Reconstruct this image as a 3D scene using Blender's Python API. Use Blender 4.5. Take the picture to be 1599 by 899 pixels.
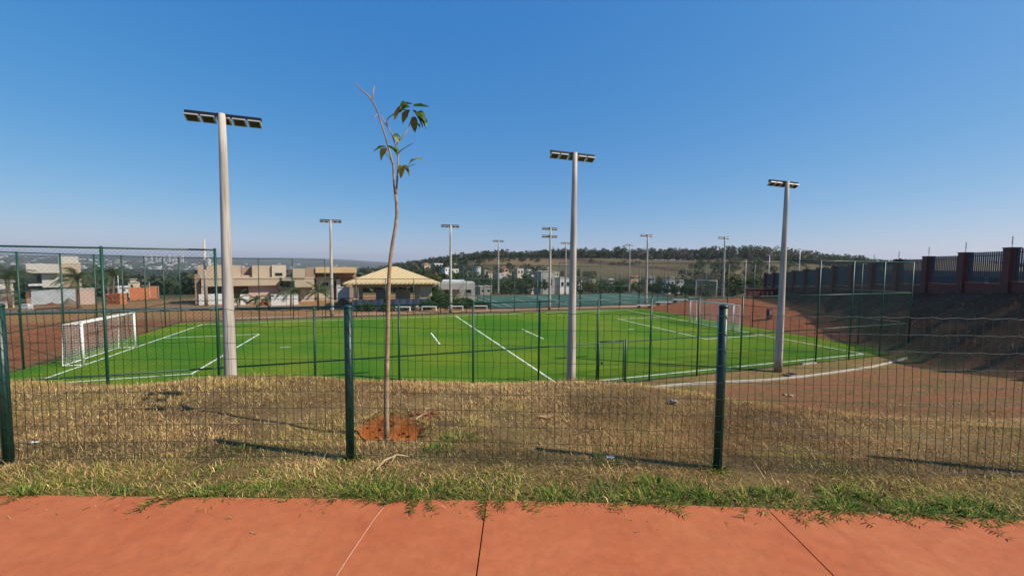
import bpy, math, random
import numpy as np
from mathutils import Vector, Matrix

random.seed(7)
rng = np.random.default_rng(7)
for o in list(bpy.data.objects):
    bpy.data.objects.remove(o)
scene = bpy.context.scene
col = scene.collection
R = math.radians

# ------------------------------------------------------------------ camera
F_PX, PITCH, ROLL, EYE = 607.26, 0.0578, 0.00905, 1.5
_fw = np.array([0, math.cos(PITCH), -math.sin(PITCH)])
_up = np.array([0, math.sin(PITCH), math.cos(PITCH)])
_rt = np.array([1.0, 0, 0])
CR = math.cos(ROLL) * _rt + math.sin(ROLL) * _up
CU = -math.sin(ROLL) * _rt + math.cos(ROLL) * _up
cam_d = bpy.data.cameras.new('camera')
cam = bpy.data.objects.new('camera', cam_d)
col.objects.link(cam)
m = Matrix.Identity(4)
for i in range(3):
    m[i][0], m[i][1], m[i][2] = CR[i], CU[i], -_fw[i]
m[0][3], m[1][3], m[2][3] = 0, 0, EYE
cam.matrix_world = m
cam_d.sensor_width = 36
cam_d.lens = 36 * F_PX / 1599
cam_d.clip_start = 0.05
cam_d.clip_end = 30000
scene.camera = cam

# ------------------------------------------------------------------ sky and sun
SUN_AZ, SUN_EL = 103.5, 42.3          # clockwise from +Y, degrees
w = bpy.data.worlds.new('World')
scene.world = w
w.use_nodes = True
nt = w.node_tree
sky = nt.nodes.new('ShaderNodeTexSky')
sky.sky_type = 'NISHITA'
sky.sun_disc = False
sky.sun_elevation = R(SUN_EL)
sky.sun_rotation = R(SUN_AZ)
sky.altitude = 700
sky.air_density = 1.0
sky.dust_density = 1.0
sky.ozone_density = 6.0
bg = nt.nodes['Background']
bg.inputs['Strength'].default_value = 0.10
hs = nt.nodes.new('ShaderNodeHueSaturation')       # the camera's strong colour rendering of a clear sky
hs.inputs['Saturation'].default_value = 1.25
nt.links.new(sky.outputs[0], hs.inputs['Color'])
# tone response of the camera on the bright sky, one curve per channel
sp_ = nt.nodes.new('ShaderNodeSeparateColor'); cb_ = nt.nodes.new('ShaderNodeCombineColor')
nt.links.new(hs.outputs[0], sp_.inputs[0])
for ch, (gain, gam) in enumerate(((0.95, 0.80), (1.22, 0.586), (2.28, 0.323))):
    pw = nt.nodes.new('ShaderNodeMath'); pw.operation = 'POWER'; pw.inputs[1].default_value = gam
    ml = nt.nodes.new('ShaderNodeMath'); ml.operation = 'MULTIPLY'; ml.inputs[1].default_value = gain
    nt.links.new(sp_.outputs[ch], pw.inputs[0]); nt.links.new(pw.outputs[0], ml.inputs[0]); nt.links.new(ml.outputs[0], cb_.inputs[ch])
nt.links.new(cb_.outputs[0], bg.inputs['Color'])
sun_d = bpy.data.lights.new('sun', 'SUN')
sun_d.energy = 3.4
sun_d.angle = R(0.5)
sun_d.color = (1.0, 0.90, 0.76)
sun = bpy.data.objects.new('sun', sun_d)
col.objects.link(sun)
sd = Vector((math.sin(R(SUN_AZ)) * math.cos(R(SUN_EL)), math.cos(R(SUN_AZ)) * math.cos(R(SUN_EL)), math.sin(R(SUN_EL))))
sun.rotation_euler = sd.to_track_quat('Z', 'Y').to_euler()
sun.location = (30, -8, 40)
vs = scene.view_settings
vs.view_transform = 'Standard'
vs.look = 'None'
vs.exposure = 0.8
vs.gamma = 1
vs.use_curve_mapping = False

# ------------------------------------------------------------------ helpers
def at(px, py, Y):
    """a point of the place: the direction measured on the photograph, at forward distance Y (metres)"""
    d = (px - 799.5) * CR - (py - 449.5) * CU + F_PX * _fw
    s = Y / d[1]
    return np.array([d[0] * s, Y, EYE + d[2] * s])

YAW = 0.3317
EX, EY = math.cos(YAW), math.sin(YAW)
ZF = -3.7                              # level of the playing field
def fw(u, v, z=0.0):
    """field frame (u along the long side, v away from the viewer) -> world"""
    return (EX * u - EY * v, EY * u + EX * v, z)

def sstep(a, b, x):
    t = np.clip((np.asarray(x, float) - a) / (b - a), 0, 1)
    return t * t * (3 - 2 * t)

def vnoise(x, y, s, seed=0):
    """smooth value noise, vectorised"""
    x = np.asarray(x, float) / s; y = np.asarray(y, float) / s
    xi = np.floor(x).astype(np.int64); yi = np.floor(y).astype(np.int64)
    fx = x - xi; fy = y - yi
    fx = fx * fx * (3 - 2 * fx); fy = fy * fy * (3 - 2 * fy)
    def h(a, b):
        n = (a * 374761393 + b * 668265263 + seed * 974711) & 0xffffffff
        n = ((n ^ (n >> 13)) * 1274126177) & 0xffffffff
        return ((n ^ (n >> 16)) & 0xffff) / 65535.0
    return (h(xi, yi) * (1 - fx) + h(xi + 1, yi) * fx) * (1 - fy) + (h(xi, yi + 1) * (1 - fx) + h(xi + 1, yi + 1) * fx) * fy

class MB:
    """collects shapes; build() links them as ONE mesh object"""
    def __init__(s):
        s.v = []; s.f = []; s.sm = []
    def add(s, vs_, fs_, smooth=False):
        b = len(s.v)
        s.v += [tuple(map(float, p)) for p in vs_]
        for f in fs_:
            s.f.append(tuple(b + i for i in f)); s.sm.append(smooth)
    def box(s, x0, x1, y0, y1, z0, z1, M=None):
        P = [(x0, y0, z0), (x1, y0, z0), (x1, y1, z0), (x0, y1, z0), (x0, y0, z1), (x1, y0, z1), (x1, y1, z1), (x0, y1, z1)]
        if M is not None:
            P = [tuple(M @ Vector(p)) for p in P]
        s.add(P, [(3, 2, 1, 0), (4, 5, 6, 7), (0, 1, 5, 4), (1, 2, 6, 5), (2, 3, 7, 6), (3, 0, 4, 7)])
    def bevbox(s, x0, x1, y0, y1, z0, z1, b, M=None):
        import bmesh
        bm = bmesh.new()
        bmesh.ops.create_cube(bm, size=1)
        for q in bm.verts:
            q.co = ((x0 + x1) / 2 + q.co.x * (x1 - x0), (y0 + y1) / 2 + q.co.y * (y1 - y0), (z0 + z1) / 2 + q.co.z * (z1 - z0))
        bmesh.ops.bevel(bm, geom=bm.edges[:], offset=b, segments=2, affect='EDGES')
        bm.verts.index_update()
        P = [tuple(M @ q.co) if M is not None else tuple(q.co) for q in bm.verts]
        s.add(P, [[q.index for q in f.verts] for f in bm.faces])
        bm.free()
    def tube(s, pts, rad, n=8, cap=True):
        pts = [Vector(p) for p in pts]
        if not hasattr(rad, '__len__'):
            rad = [rad] * len(pts)
        b = len(s.v)
        side = None
        for i, p in enumerate(pts):
            t = (pts[min(i + 1, len(pts) - 1)] - pts[max(i - 1, 0)]).normalized()
            if side is None:
                side = t.orthogonal().normalized()
            else:
                side = (side - t * side.dot(t)).normalized()
            o = t.cross(side)
            for k in range(n):
                a = 2 * math.pi * k / n
                s.v.append(tuple(p + (side * math.cos(a) + o * math.sin(a)) * rad[i]))
        for i in range(len(pts) - 1):
            for k in range(n):
                k2 = (k + 1) % n
                s.f.append((b + i * n + k, b + i * n + k2, b + (i + 1) * n + k2, b + (i + 1) * n + k)); s.sm.append(n > 4)
        if cap:
            s.f.append(tuple(b + k for k in range(n))[::-1]); s.sm.append(False)
            e = b + (len(pts) - 1) * n
            s.f.append(tuple(e + k for k in range(n))); s.sm.append(False)
    def build(s, name, mat, parent=None):
        me = bpy.data.meshes.new(name)
        me.from_pydata(s.v, [], s.f)
        me.polygons.foreach_set('use_smooth', s.sm)
        me.materials.append(mat)
        me.update()
        o = bpy.data.objects.new(name, me)
        col.objects.link(o)
        if parent is not None:
            o.parent = parent
        return o

def np_mesh(name, V, F, mat, parent=None, attrs=None, smooth=False):
    """V (n,3); F list of index arrays of shape (m,k)"""
    V = np.asarray(V, np.float32)
    if isinstance(F, np.ndarray):
        F = [F]
    loops = np.concatenate([f.ravel() for f in F]).astype(np.int32)
    tot = np.concatenate([np.full(len(f), f.shape[1]) for f in F]).astype(np.int32)
    st = np.concatenate([[0], np.cumsum(tot)[:-1]]).astype(np.int32)
    me = bpy.data.meshes.new(name)
    me.vertices.add(len(V)); me.vertices.foreach_set('co', V.ravel())
    me.loops.add(len(loops)); me.loops.foreach_set('vertex_index', loops)
    me.polygons.add(len(tot)); me.polygons.foreach_set('loop_start', st); me.polygons.foreach_set('loop_total', tot)
    if smooth:
        me.polygons.foreach_set('use_smooth', np.ones(len(tot), bool))
    me.update(calc_edges=True)
    for k, a in (attrs or {}).items():
        at_ = me.attributes.new(k, 'FLOAT_COLOR', 'POINT')
        c = np.ones((len(V), 4), np.float32); c[:, :3] = a
        at_.data.foreach_set('color', c.ravel())
    me.materials.append(mat)
    o = bpy.data.objects.new(name, me)
    col.objects.link(o)
    if parent is not None:
        o.parent = parent
    return o

def prisms(A, B, r):
    """three-sided wires from A to B"""
    A = np.asarray(A, float); B = np.asarray(B, float)
    D = B - A
    D /= np.maximum(np.linalg.norm(D, axis=1, keepdims=True), 1e-9)
    ref = np.where(np.abs(D[:, 2:3]) < 0.9, np.array([[0, 0, 1.0]]), np.array([[1.0, 0, 0]]))
    S = np.cross(D, ref); S /= np.linalg.norm(S, axis=1, keepdims=True)
    T = np.cross(D, S)
    V = []
    for E_ in (A, B):
        for k in range(3):
            a = 2 * math.pi * k / 3
            V.append(E_ + (S * math.cos(a) + T * math.sin(a)) * r)
    V = np.stack(V, 1).reshape(-1, 3)
    i = np.arange(len(A))[:, None] * 6
    F = np.concatenate([i + np.array([[0, 1, 4, 3]]), i + np.array([[1, 2, 5, 4]]), i + np.array([[2, 0, 3, 5]])])
    return V, F

def tag(o, label=None, cat=None, group=None, kind=None):
    if label: o['label'] = label
    if cat: o['category'] = cat
    if group: o['group'] = group
    if kind: o['kind'] = kind
    return o

def thing(name, label, cat, loc=(0, 0, 0), rz=0.0, group=None):
    o = bpy.data.objects.new(name, None)
    col.objects.link(o)
    o.location = loc
    o.rotation_euler = (0, 0, rz)
    o.empty_display_size = 0.2
    return tag(o, label, cat, group)

def dup(root, loc, rz, label=None, group=None, scale=None):
    r = root.copy(); col.objects.link(r)
    r.location = loc; r.rotation_euler = (0, 0, rz)
    if scale is not None: r.scale = (scale, scale, scale)
    if label: r['label'] = label
    if group: r['group'] = group
    for ch in list(root.children):
        c = ch.copy(); col.objects.link(c); c.parent = r
        for g in list(ch.children):
            d = g.copy(); col.objects.link(d); d.parent = c
    return r

# ------------------------------------------------------------------ materials
def new_mat(name):
    mt = bpy.data.materials.new(name)
    mt.use_nodes = True
    n = mt.node_tree
    return mt, n, n.nodes['Principled BSDF']

def pmat(name, base, rough=0.6, var=0.15, scale=3.0, bump=0.0, bscale=40.0, metal=0.0, tint=None, stretch=(1, 1, 1), spec=0.5):
    """principled with noise driven colour variation and bump in world position"""
    mt, n, b = new_mat(name)
    g = n.nodes.new('ShaderNodeNewGeometry')
    mp = n.nodes.new('ShaderNodeMapping'); mp.inputs['Scale'].default_value = stretch
    n.links.new(g.outputs['Position'], mp.inputs['Vector'])
    nz = n.nodes.new('ShaderNodeTexNoise'); nz.inputs['Scale'].default_value = scale; nz.inputs['Detail'].default_value = 6
    nz.inputs['Roughness'].default_value = 0.65
    n.links.new(mp.outputs[0], nz.inputs['Vector'])
    rp = n.nodes.new('ShaderNodeValToRGB')
    lo = [max(0, c * (1 - var)) for c in base]; hi = [min(1, c * (1 + var)) for c in base]
    if tint: lo = [c * (1 - var) for c in tint]
    rp.color_ramp.elements[0].position = 0.3; rp.color_ramp.elements[1].position = 0.7
    rp.color_ramp.elements[0].color = (*lo, 1); rp.color_ramp.elements[1].color = (*hi, 1)
    n.links.new(nz.outputs['Fac'], rp.inputs['Fac'])
    n.links.new(rp.outputs[0], b.inputs['Base Color'])
    b.inputs['Roughness'].default_value = rough
    b.inputs['Metallic'].default_value = metal
    b.inputs['Specular IOR Level'].default_value = spec
    if bump > 0:
        n2 = n.nodes.new('ShaderNodeTexNoise'); n2.inputs['Scale'].default_value = bscale; n2.inputs['Detail'].default_value = 5
        n.links.new(mp.outputs[0], n2.inputs['Vector'])
        bp = n.nodes.new('ShaderNodeBump'); bp.inputs['Strength'].default_value = 0.6; bp.inputs['Distance'].default_value = bump
        n.links.new(n2.outputs['Fac'], bp.inputs['Height'])
        n.links.new(bp.outputs[0], b.inputs['Normal'])
    return mt

def leaf_mat(name, trans=0.35, rough=0.55, spec=0.3):
    mt, n, b = new_mat(name)
    a = n.nodes.new('ShaderNodeAttribute'); a.attribute_name = 'Col'
    n.links.new(a.outputs['Color'], b.inputs['Base Color'])
    b.inputs['Roughness'].default_value = rough
    b.inputs['Specular IOR Level'].default_value = spec
    t = n.nodes.new('ShaderNodeBsdfTranslucent')
    n.links.new(a.outputs['Color'], t.inputs['Color'])
    mx = n.nodes.new('ShaderNodeMixShader'); mx.inputs[0].default_value = trans
    n.links.new(b.outputs[0], mx.inputs[1]); n.links.new(t.outputs[0], mx.inputs[2])
    n.links.new(mx.outputs[0], n.nodes['Material Output'].inputs['Surface'])
    return mt

M = {}
M['leaf'] = leaf_mat('foliage')
M['blade'] = leaf_mat('grass_blades', 0.22, 0.75, 0.08)
M['post_green'] = pmat('dark_green_plastic_coat', (0.004, 0.036, 0.024), 0.45, 0.25, 9)
M['wire_green'] = pmat('green_coated_wire', (0.006, 0.035, 0.022), 0.5, 0.2, 5)
M['steel_green'] = pmat('green_painted_steel', (0.003, 0.050, 0.026), 0.45, 0.2, 6)
M['concrete'] = pmat('grey_concrete', (0.50, 0.45, 0.39), 0.8, 0.22, 2.2, 0.004, 60, stretch=(1, 1, 0.25))
M['concrete_white'] = pmat('painted_concrete', (0.72, 0.70, 0.66), 0.75, 0.12, 3, 0.002, 60)
M['white'] = pmat('white_paint', (0.78, 0.78, 0.76), 0.5, 0.07, 5)
M['line'] = pmat('white_turf_lines', (0.72, 0.75, 0.66), 0.8, 0.15, 14)
M['net'] = pmat('white_cord', (0.75, 0.75, 0.72), 0.8, 0.1, 5)
M['black'] = pmat('black_steel', (0.012, 0.012, 0.014), 0.45, 0.2, 6)
M['alu'] = pmat('pale_metal', (0.50, 0.50, 0.48), 0.45, 0.12, 6, metal=0.2)
M['lens'] = pmat('brown_lamp_glass', (0.075, 0.05, 0.032), 0.15, 0.5, 9)
M['beige'] = pmat('beige_render', (0.43, 0.34, 0.24), 0.85, 0.10, 0.6, 0.003, 30)
M['beige_dark'] = pmat('brown_and_shaded_render', (0.30, 0.21, 0.16), 0.85, 0.15, 0.6)  # brown render; also carries the painted shade on the beige house's left side
M['tan'] = pmat('tan_render', (0.55, 0.38, 0.19), 0.85, 0.08, 0.6)
M['pink'] = pmat('pinkish_render', (0.50, 0.36, 0.30), 0.85, 0.1, 0.6)
M['cream'] = pmat('cream_render', (0.52, 0.44, 0.32), 0.85, 0.10, 0.5)
M['salmon'] = pmat('salmon_render', (0.60, 0.34, 0.25), 0.85, 0.10, 0.5)
M['offwhite'] = pmat('offwhite_render', (0.47, 0.45, 0.40), 0.85, 0.10, 0.5)
M['housewhite'] = pmat('white_render', (0.60, 0.59, 0.57), 0.8, 0.07, 0.5)
M['greywall'] = pmat('blue_grey_blockwork', (0.36, 0.39, 0.42), 0.85, 0.2, 0.8)
M['grey'] = pmat('grey_render', (0.28, 0.28, 0.27), 0.85, 0.15, 0.4)
M['glass'] = pmat('dark_window_glass', (0.02, 0.022, 0.025), 0.12, 0.3, 2)
M['door'] = pmat('brown_wood', (0.15, 0.06, 0.03), 0.5, 0.2, 3)
M['tile_red'] = pmat('red_roof_tiles', (0.30, 0.12, 0.07), 0.8, 0.25, 2)
M['tile_grey'] = pmat('grey_roof', (0.30, 0.29, 0.28), 0.8, 0.2, 2)
M['brick'] = pmat('orange_brick', (0.52, 0.17, 0.07), 0.85, 0.3, 4)
M['redsoil'] = pmat('red_soil', (0.18, 0.052, 0.022), 0.95, 0.25, 3, 0.03, 9)
M['blue_panel'] = pmat('navy_fabric_screen', (0.030, 0.045, 0.085), 0.7, 0.4, 1.2, stretch=(3, 1, 0.4))
M['wall_red'] = pmat('dark_red_paint', (0.15, 0.043, 0.032), 0.75, 0.15, 2, 0.002, 40)
M['picket'] = pmat('blue_green_slats', (0.025, 0.055, 0.075), 0.5, 0.2, 3)
M['bark'] = pmat('smooth_brown_bark', (0.33, 0.225, 0.135), 0.85, 0.38, 22, 0.008, 60, tint=(0.20, 0.135, 0.085), stretch=(1, 1, 0.5))
M['trunk'] = pmat('grey_brown_bark', (0.16, 0.12, 0.09), 0.9, 0.3, 4)
M['kerb'] = pmat('white_kerb', (0.50, 0.47, 0.41), 0.85, 0.18, 4, 0.003, 50)
M['asphalt'] = pmat('asphalt', (0.10, 0.095, 0.09), 0.9, 0.2, 2, 0.004, 60)
M['tanpath'] = pmat('tan_gravel_path', (0.40, 0.24, 0.14), 0.9, 0.22, 1.5, 0.008, 40)
M['court'] = pmat('green_court_paint', (0.028, 0.088, 0.052), 0.75, 0.10, 0.35)
M['paper'] = pmat('white_paper', (0.8, 0.8, 0.8), 0.7, 0.05, 20)
M['stone'] = pmat('pale_stone', (0.30, 0.22, 0.16), 0.9, 0.3, 25, 0.004, 60)
M['stick'] = pmat('dry_stalk', (0.50, 0.36, 0.19), 0.85, 0.25, 30)
M['dryleaf'] = pmat('dry_brown_leaf', (0.33, 0.19, 0.09), 0.8, 0.35, 25)

def splash(mt, col_, h):
    """soil splashed up the foot of a thing: its own ragged stain"""
    n = mt.node_tree; b = n.nodes['Principled BSDF']
    src = b.inputs['Base Color'].links[0].from_socket
    tc = n.nodes.new('ShaderNodeTexCoord'); sp = n.nodes.new('ShaderNodeSeparateXYZ'); n.links.new(tc.outputs['Object'], sp.inputs[0])
    nz = n.nodes.new('ShaderNodeTexNoise'); nz.inputs['Scale'].default_value = 7; n.links.new(tc.outputs['Object'], nz.inputs['Vector'])
    ad = n.nodes.new('ShaderNodeMath'); ad.operation = 'MULTIPLY_ADD'; ad.inputs[1].default_value = -1.1; n.links.new(nz.outputs['Fac'], ad.inputs[0]); n.links.new(sp.outputs['Z'], ad.inputs[2])
    mr = n.nodes.new('ShaderNodeMapRange'); mr.inputs[1].default_value = -.5; mr.inputs[2].default_value = h - .4; mr.inputs[3].default_value = .75; mr.inputs[4].default_value = 0
    n.links.new(ad.outputs[0], mr.inputs[0])
    x = n.nodes.new('ShaderNodeMix'); x.data_type = 'RGBA'; x.inputs[7].default_value = (*col_, 1)
    n.links.new(mr.outputs[0], x.inputs[0]); n.links.new(src, x.inputs[6])
    # rain streaks running down
    mp = n.nodes.new('ShaderNodeMapping'); mp.inputs['Scale'].default_value = (9, 9, .22); n.links.new(tc.outputs['Object'], mp.inputs['Vector'])
    z2 = n.nodes.new('ShaderNodeTexNoise'); z2.inputs['Scale'].default_value = 2.2; z2.inputs['Detail'].default_value = 5; n.links.new(mp.outputs[0], z2.inputs['Vector'])
    rp = n.nodes.new('ShaderNodeValToRGB'); rp.color_ramp.elements[0].position = .35; rp.color_ramp.elements[0].color = (.66, .63, .6, 1); rp.color_ramp.elements[1].position = .58; rp.color_ramp.elements[1].color = (1, 1, 1, 1)
    n.links.new(z2.outputs['Fac'], rp.inputs['Fac'])
    m2 = n.nodes.new('ShaderNodeMix'); m2.data_type = 'RGBA'; m2.blend_type = 'MULTIPLY'; m2.inputs[0].default_value = 1
    n.links.new(x.outputs[2], m2.inputs[6]); n.links.new(rp.outputs[0], m2.inputs[7])
    n.links.new(m2.outputs[2], b.inputs['Base Color'])
splash(M['concrete'], (0.30, 0.13, 0.06), .55)

# red pigmented concrete of the path
mt, n, b = new_mat('red_pigmented_concrete')
g = n.nodes.new('ShaderNodeNewGeometry')
def _noise(sc, det=6, rough=0.6, st=(1, 1, 1), rot=0):
    mp = n.nodes.new('ShaderNodeMapping'); mp.inputs['Scale'].default_value = st; mp.inputs['Rotation'].default_value = (0, 0, rot)
    z = n.nodes.new('ShaderNodeTexNoise'); z.inputs['Scale'].default_value = sc; z.inputs['Detail'].default_value = det; z.inputs['Roughness'].default_value = rough
    n.links.new(g.outputs['Position'], mp.inputs['Vector']); n.links.new(mp.outputs[0], z.inputs['Vector'])
    return z
def _ramp(src, p0, c0, p1, c1):
    r_ = n.nodes.new('ShaderNodeValToRGB')
    r_.color_ramp.elements[0].position = p0; r_.color_ramp.elements[1].position = p1
    r_.color_ramp.elements[0].color = (*c0, 1); r_.color_ramp.elements[1].color = (*c1, 1)
    n.links.new(src.outputs['Fac'], r_.inputs['Fac'])
    return r_
def _mul(a_, b_, f=1.0, mode='MULTIPLY'):
    x = n.nodes.new('ShaderNodeMix'); x.data_type = 'RGBA'; x.blend_type = mode
    x.inputs[0].default_value = f
    n.links.new(a_.outputs[0] if a_.type != 'MIX' else a_.outputs[2], x.inputs[6]); n.links.new(b_.outputs[0] if b_.type != 'MIX' else b_.outputs[2], x.inputs[7])
    return x
big = _ramp(_noise(1.6, 5, 0.6, (1, 1.6, 1), 0.5), 0.3, (0.405, 0.106, 0.040), 0.72, (0.465, 0.150, 0.058))
mid = _ramp(_noise(11, 6, 0.7), 0.35, (0.88, 0.88, 0.88), 0.65, (1.06, 1.06, 1.05))
fine = _ramp(_noise(220, 3, 0.7), 0.3, (0.86, 0.86, 0.86), 0.7, (1.1, 1.1, 1.1))
stain = _ramp(_noise(3.1, 8, 0.75, (2.5, 0.7, 1), 0.9), 0.55, (1, 1, 1), 0.74, (0.84, 0.78, 0.76))
speck = _ramp(_noise(38, 2, 0.5), 0.70, (1, 1, 1), 0.76, (0.80, 0.74, 0.72))
dust = _ramp(_noise(0.8, 7, 0.75, (1, 2.2, 1), -0.4), 0.52, (1, 1, 1), 0.72, (1.10, 1.13, 1.22))
mm = _mul(_mul(_mul(_mul(_mul(big, mid), fine), stain), speck), dust)
n.links.new(mm.outputs[2], b.inputs['Base Color'])
b.inputs['Roughness'].default_value = 0.85
b.inputs['Specular IOR Level'].default_value = 0.25
bp = n.nodes.new('ShaderNodeBump'); bp.inputs['Strength'].default_value = 0.5; bp.inputs['Distance'].default_value = 0.0012
n.links.new(_noise(160, 4, 0.7).outputs['Fac'], bp.inputs['Height']); n.links.new(bp.outputs[0], b.inputs['Normal'])
M['path'] = mt

# artificial turf
mt, n, b = new_mat('artificial_turf')
g = n.nodes.new('ShaderNodeNewGeometry')
t1 = _ramp(_noise(0.16, 4, 0.6, (1, 1, 1)), 0.36, (0.054, 0.168, 0.009), 0.70, (0.165, 0.220, 0.014))
t2 = _ramp(_noise(0.35, 5, 0.65, (0.25, 2.2, 1), -YAW), 0.32, (0.84, 0.90, 0.9), 0.68, (1.18, 1.08, 1.0))
t3 = _ramp(_noise(25, 4, 0.75), 0.3, (0.72, 0.74, 0.72), 0.7, (1.22, 1.2, 1.2))
mm = _mul(_mul(t1, t2), t3)
n.links.new(mm.outputs[2], b.inputs['Base Color'])
b.inputs['Roughness'].default_value = 0.75
b.inputs['Specular IOR Level'].default_value = 0.04
bp = n.nodes.new('ShaderNodeBump'); bp.inputs['Strength'].default_value = 0.8; bp.inputs['Distance'].default_value = 0.03
n.links.new(_noise(40, 4, 0.8).outputs['Fac'], bp.inputs['Height']); n.links.new(bp.outputs[0], b.inputs['Normal'])
M['turf'] = mt

# natural ground: two colours per place, mixed by noise
mt, n, b = new_mat('ground_soil_and_grass')
g = n.nodes.new('ShaderNodeNewGeometry')
a1 = n.nodes.new('ShaderNodeAttribute'); a1.attribute_name = 'Col'
a2 = n.nodes.new('ShaderNodeAttribute'); a2.attribute_name = 'Col2'
k1 = _noise(0.9, 8, 0.72)
rk = _ramp(k1, 0.42, (0, 0, 0), 0.58, (1, 1, 1))
x = n.nodes.new('ShaderNodeMix'); x.data_type = 'RGBA'
n.links.new(rk.outputs[0], x.inputs[0]); n.links.new(a1.outputs['Color'], x.inputs[6]); n.links.new(a2.outputs['Color'], x.inputs[7])
f1 = _ramp(_noise(6, 8, 0.8), 0.3, (0.62, 0.62, 0.62), 0.7, (1.25, 1.25, 1.25))
f2 = _ramp(_noise(55, 5, 0.8), 0.3, (0.65, 0.65, 0.65), 0.7, (1.25, 1.25, 1.25))
mm = _mul(_mul(x, f1), f2)
n.links.new(mm.outputs[2], b.inputs['Base Color'])
b.inputs['Roughness'].default_value = 0.95
b.inputs['Specular IOR Level'].default_value = 0.1
bp = n.nodes.new('ShaderNodeBump'); bp.inputs['Strength'].default_value = 0.9; bp.inputs['Distance'].default_value = 0.05
n.links.new(_noise(14, 8, 0.8).outputs['Fac'], bp.inputs['Height']); n.links.new(bp.outputs[0], b.inputs['Normal'])
M['ground'] = mt

# ribbed cream roof
def ribbed(name, c, scale, axis_rot):
    global n, g
    mt, n, b = new_mat(name)
    g = n.nodes.new('ShaderNodeNewGeometry')
    mp = n.nodes.new('ShaderNodeMapping'); mp.inputs['Rotation'].default_value = (0, 0, axis_rot)
    n.links.new(g.outputs['Position'], mp.inputs['Vector'])
    wv = n.nodes.new('ShaderNodeTexWave'); wv.wave_type = 'BANDS'; wv.bands_direction = 'X'; wv.inputs['Scale'].default_value = scale
    wv.inputs['Distortion'].default_value = 0.0; wv.inputs['Detail Scale'].default_value = 2
    n.links.new(mp.outputs[0], wv.inputs['Vector'])
    r_ = _ramp(wv, 0.15, [q * 0.72 for q in c], 0.6, c)
    v_ = _ramp(_noise(2.0, 5, 0.7), 0.3, (0.85, 0.84, 0.82), 0.7, (1.08, 1.08, 1.08))
    mm = _mul(r_, v_)
    n.links.new(mm.outputs[2], b.inputs['Base Color'])
    b.inputs['Roughness'].default_value = 0.8
    bp = n.nodes.new('ShaderNodeBump'); bp.inputs['Distance'].default_value = 0.02
    n.links.new(wv.outputs['Fac'], bp.inputs['Height']); n.links.new(bp.outputs[0], b.inputs['Normal'])
    return mt
M['roof_cream'] = ribbed('cream_roof_tiles', (0.62, 0.47, 0.24), 0.8, 0.28)
M['roof_ochre'] = ribbed('ochre_roof_tiles', (0.60, 0.42, 0.22), 1.0, 0)

# ------------------------------------------------------------------ the lie of the land
SAP = (-1.08, 3.39)
YW0 = 24.2
def wall_x(Y): return 29.5 + 0.249 * (np.asarray(Y, float) - YW0)
def wall_z(Y): return np.clip(0.05 - 0.061 * (np.asarray(Y, float) - YW0), -3.2, 0.25)

RK = (np.array([0, 60, 110, 200, 300, 450, 620, 900, 2000, 12000.]), np.array([-3.8, -3.9, -7, -9, -2, 9.5, 11, 2, -25, -25.]))
LK = (np.array([0, 60, 110, 200, 500, 1200, 2500, 3400, 4500, 5500, 7500, 12000.]), np.array([-3.8, -4.1, -6, -10, -24, -44, -50, -36, 0, 22, 78, 78.]))

def pit_q(X, Y):
    """ragged outline of the planting pit: below 1 inside"""
    X = np.asarray(X, float); Y = np.asarray(Y, float)
    a_ = np.hypot((X - SAP[0] + 0.16) / 0.145, (Y - SAP[1] - 0.10) / 0.21)
    b_ = np.hypot((X - SAP[0] - 0.10) / 0.165, (Y - SAP[1] - 0.05) / 0.145)
    return np.minimum(a_, b_) + 0.75 * (vnoise(X, Y, 0.11, 33) - 0.5) + 0.35 * (vnoise(X, Y, 0.04, 34) - 0.5)

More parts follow.
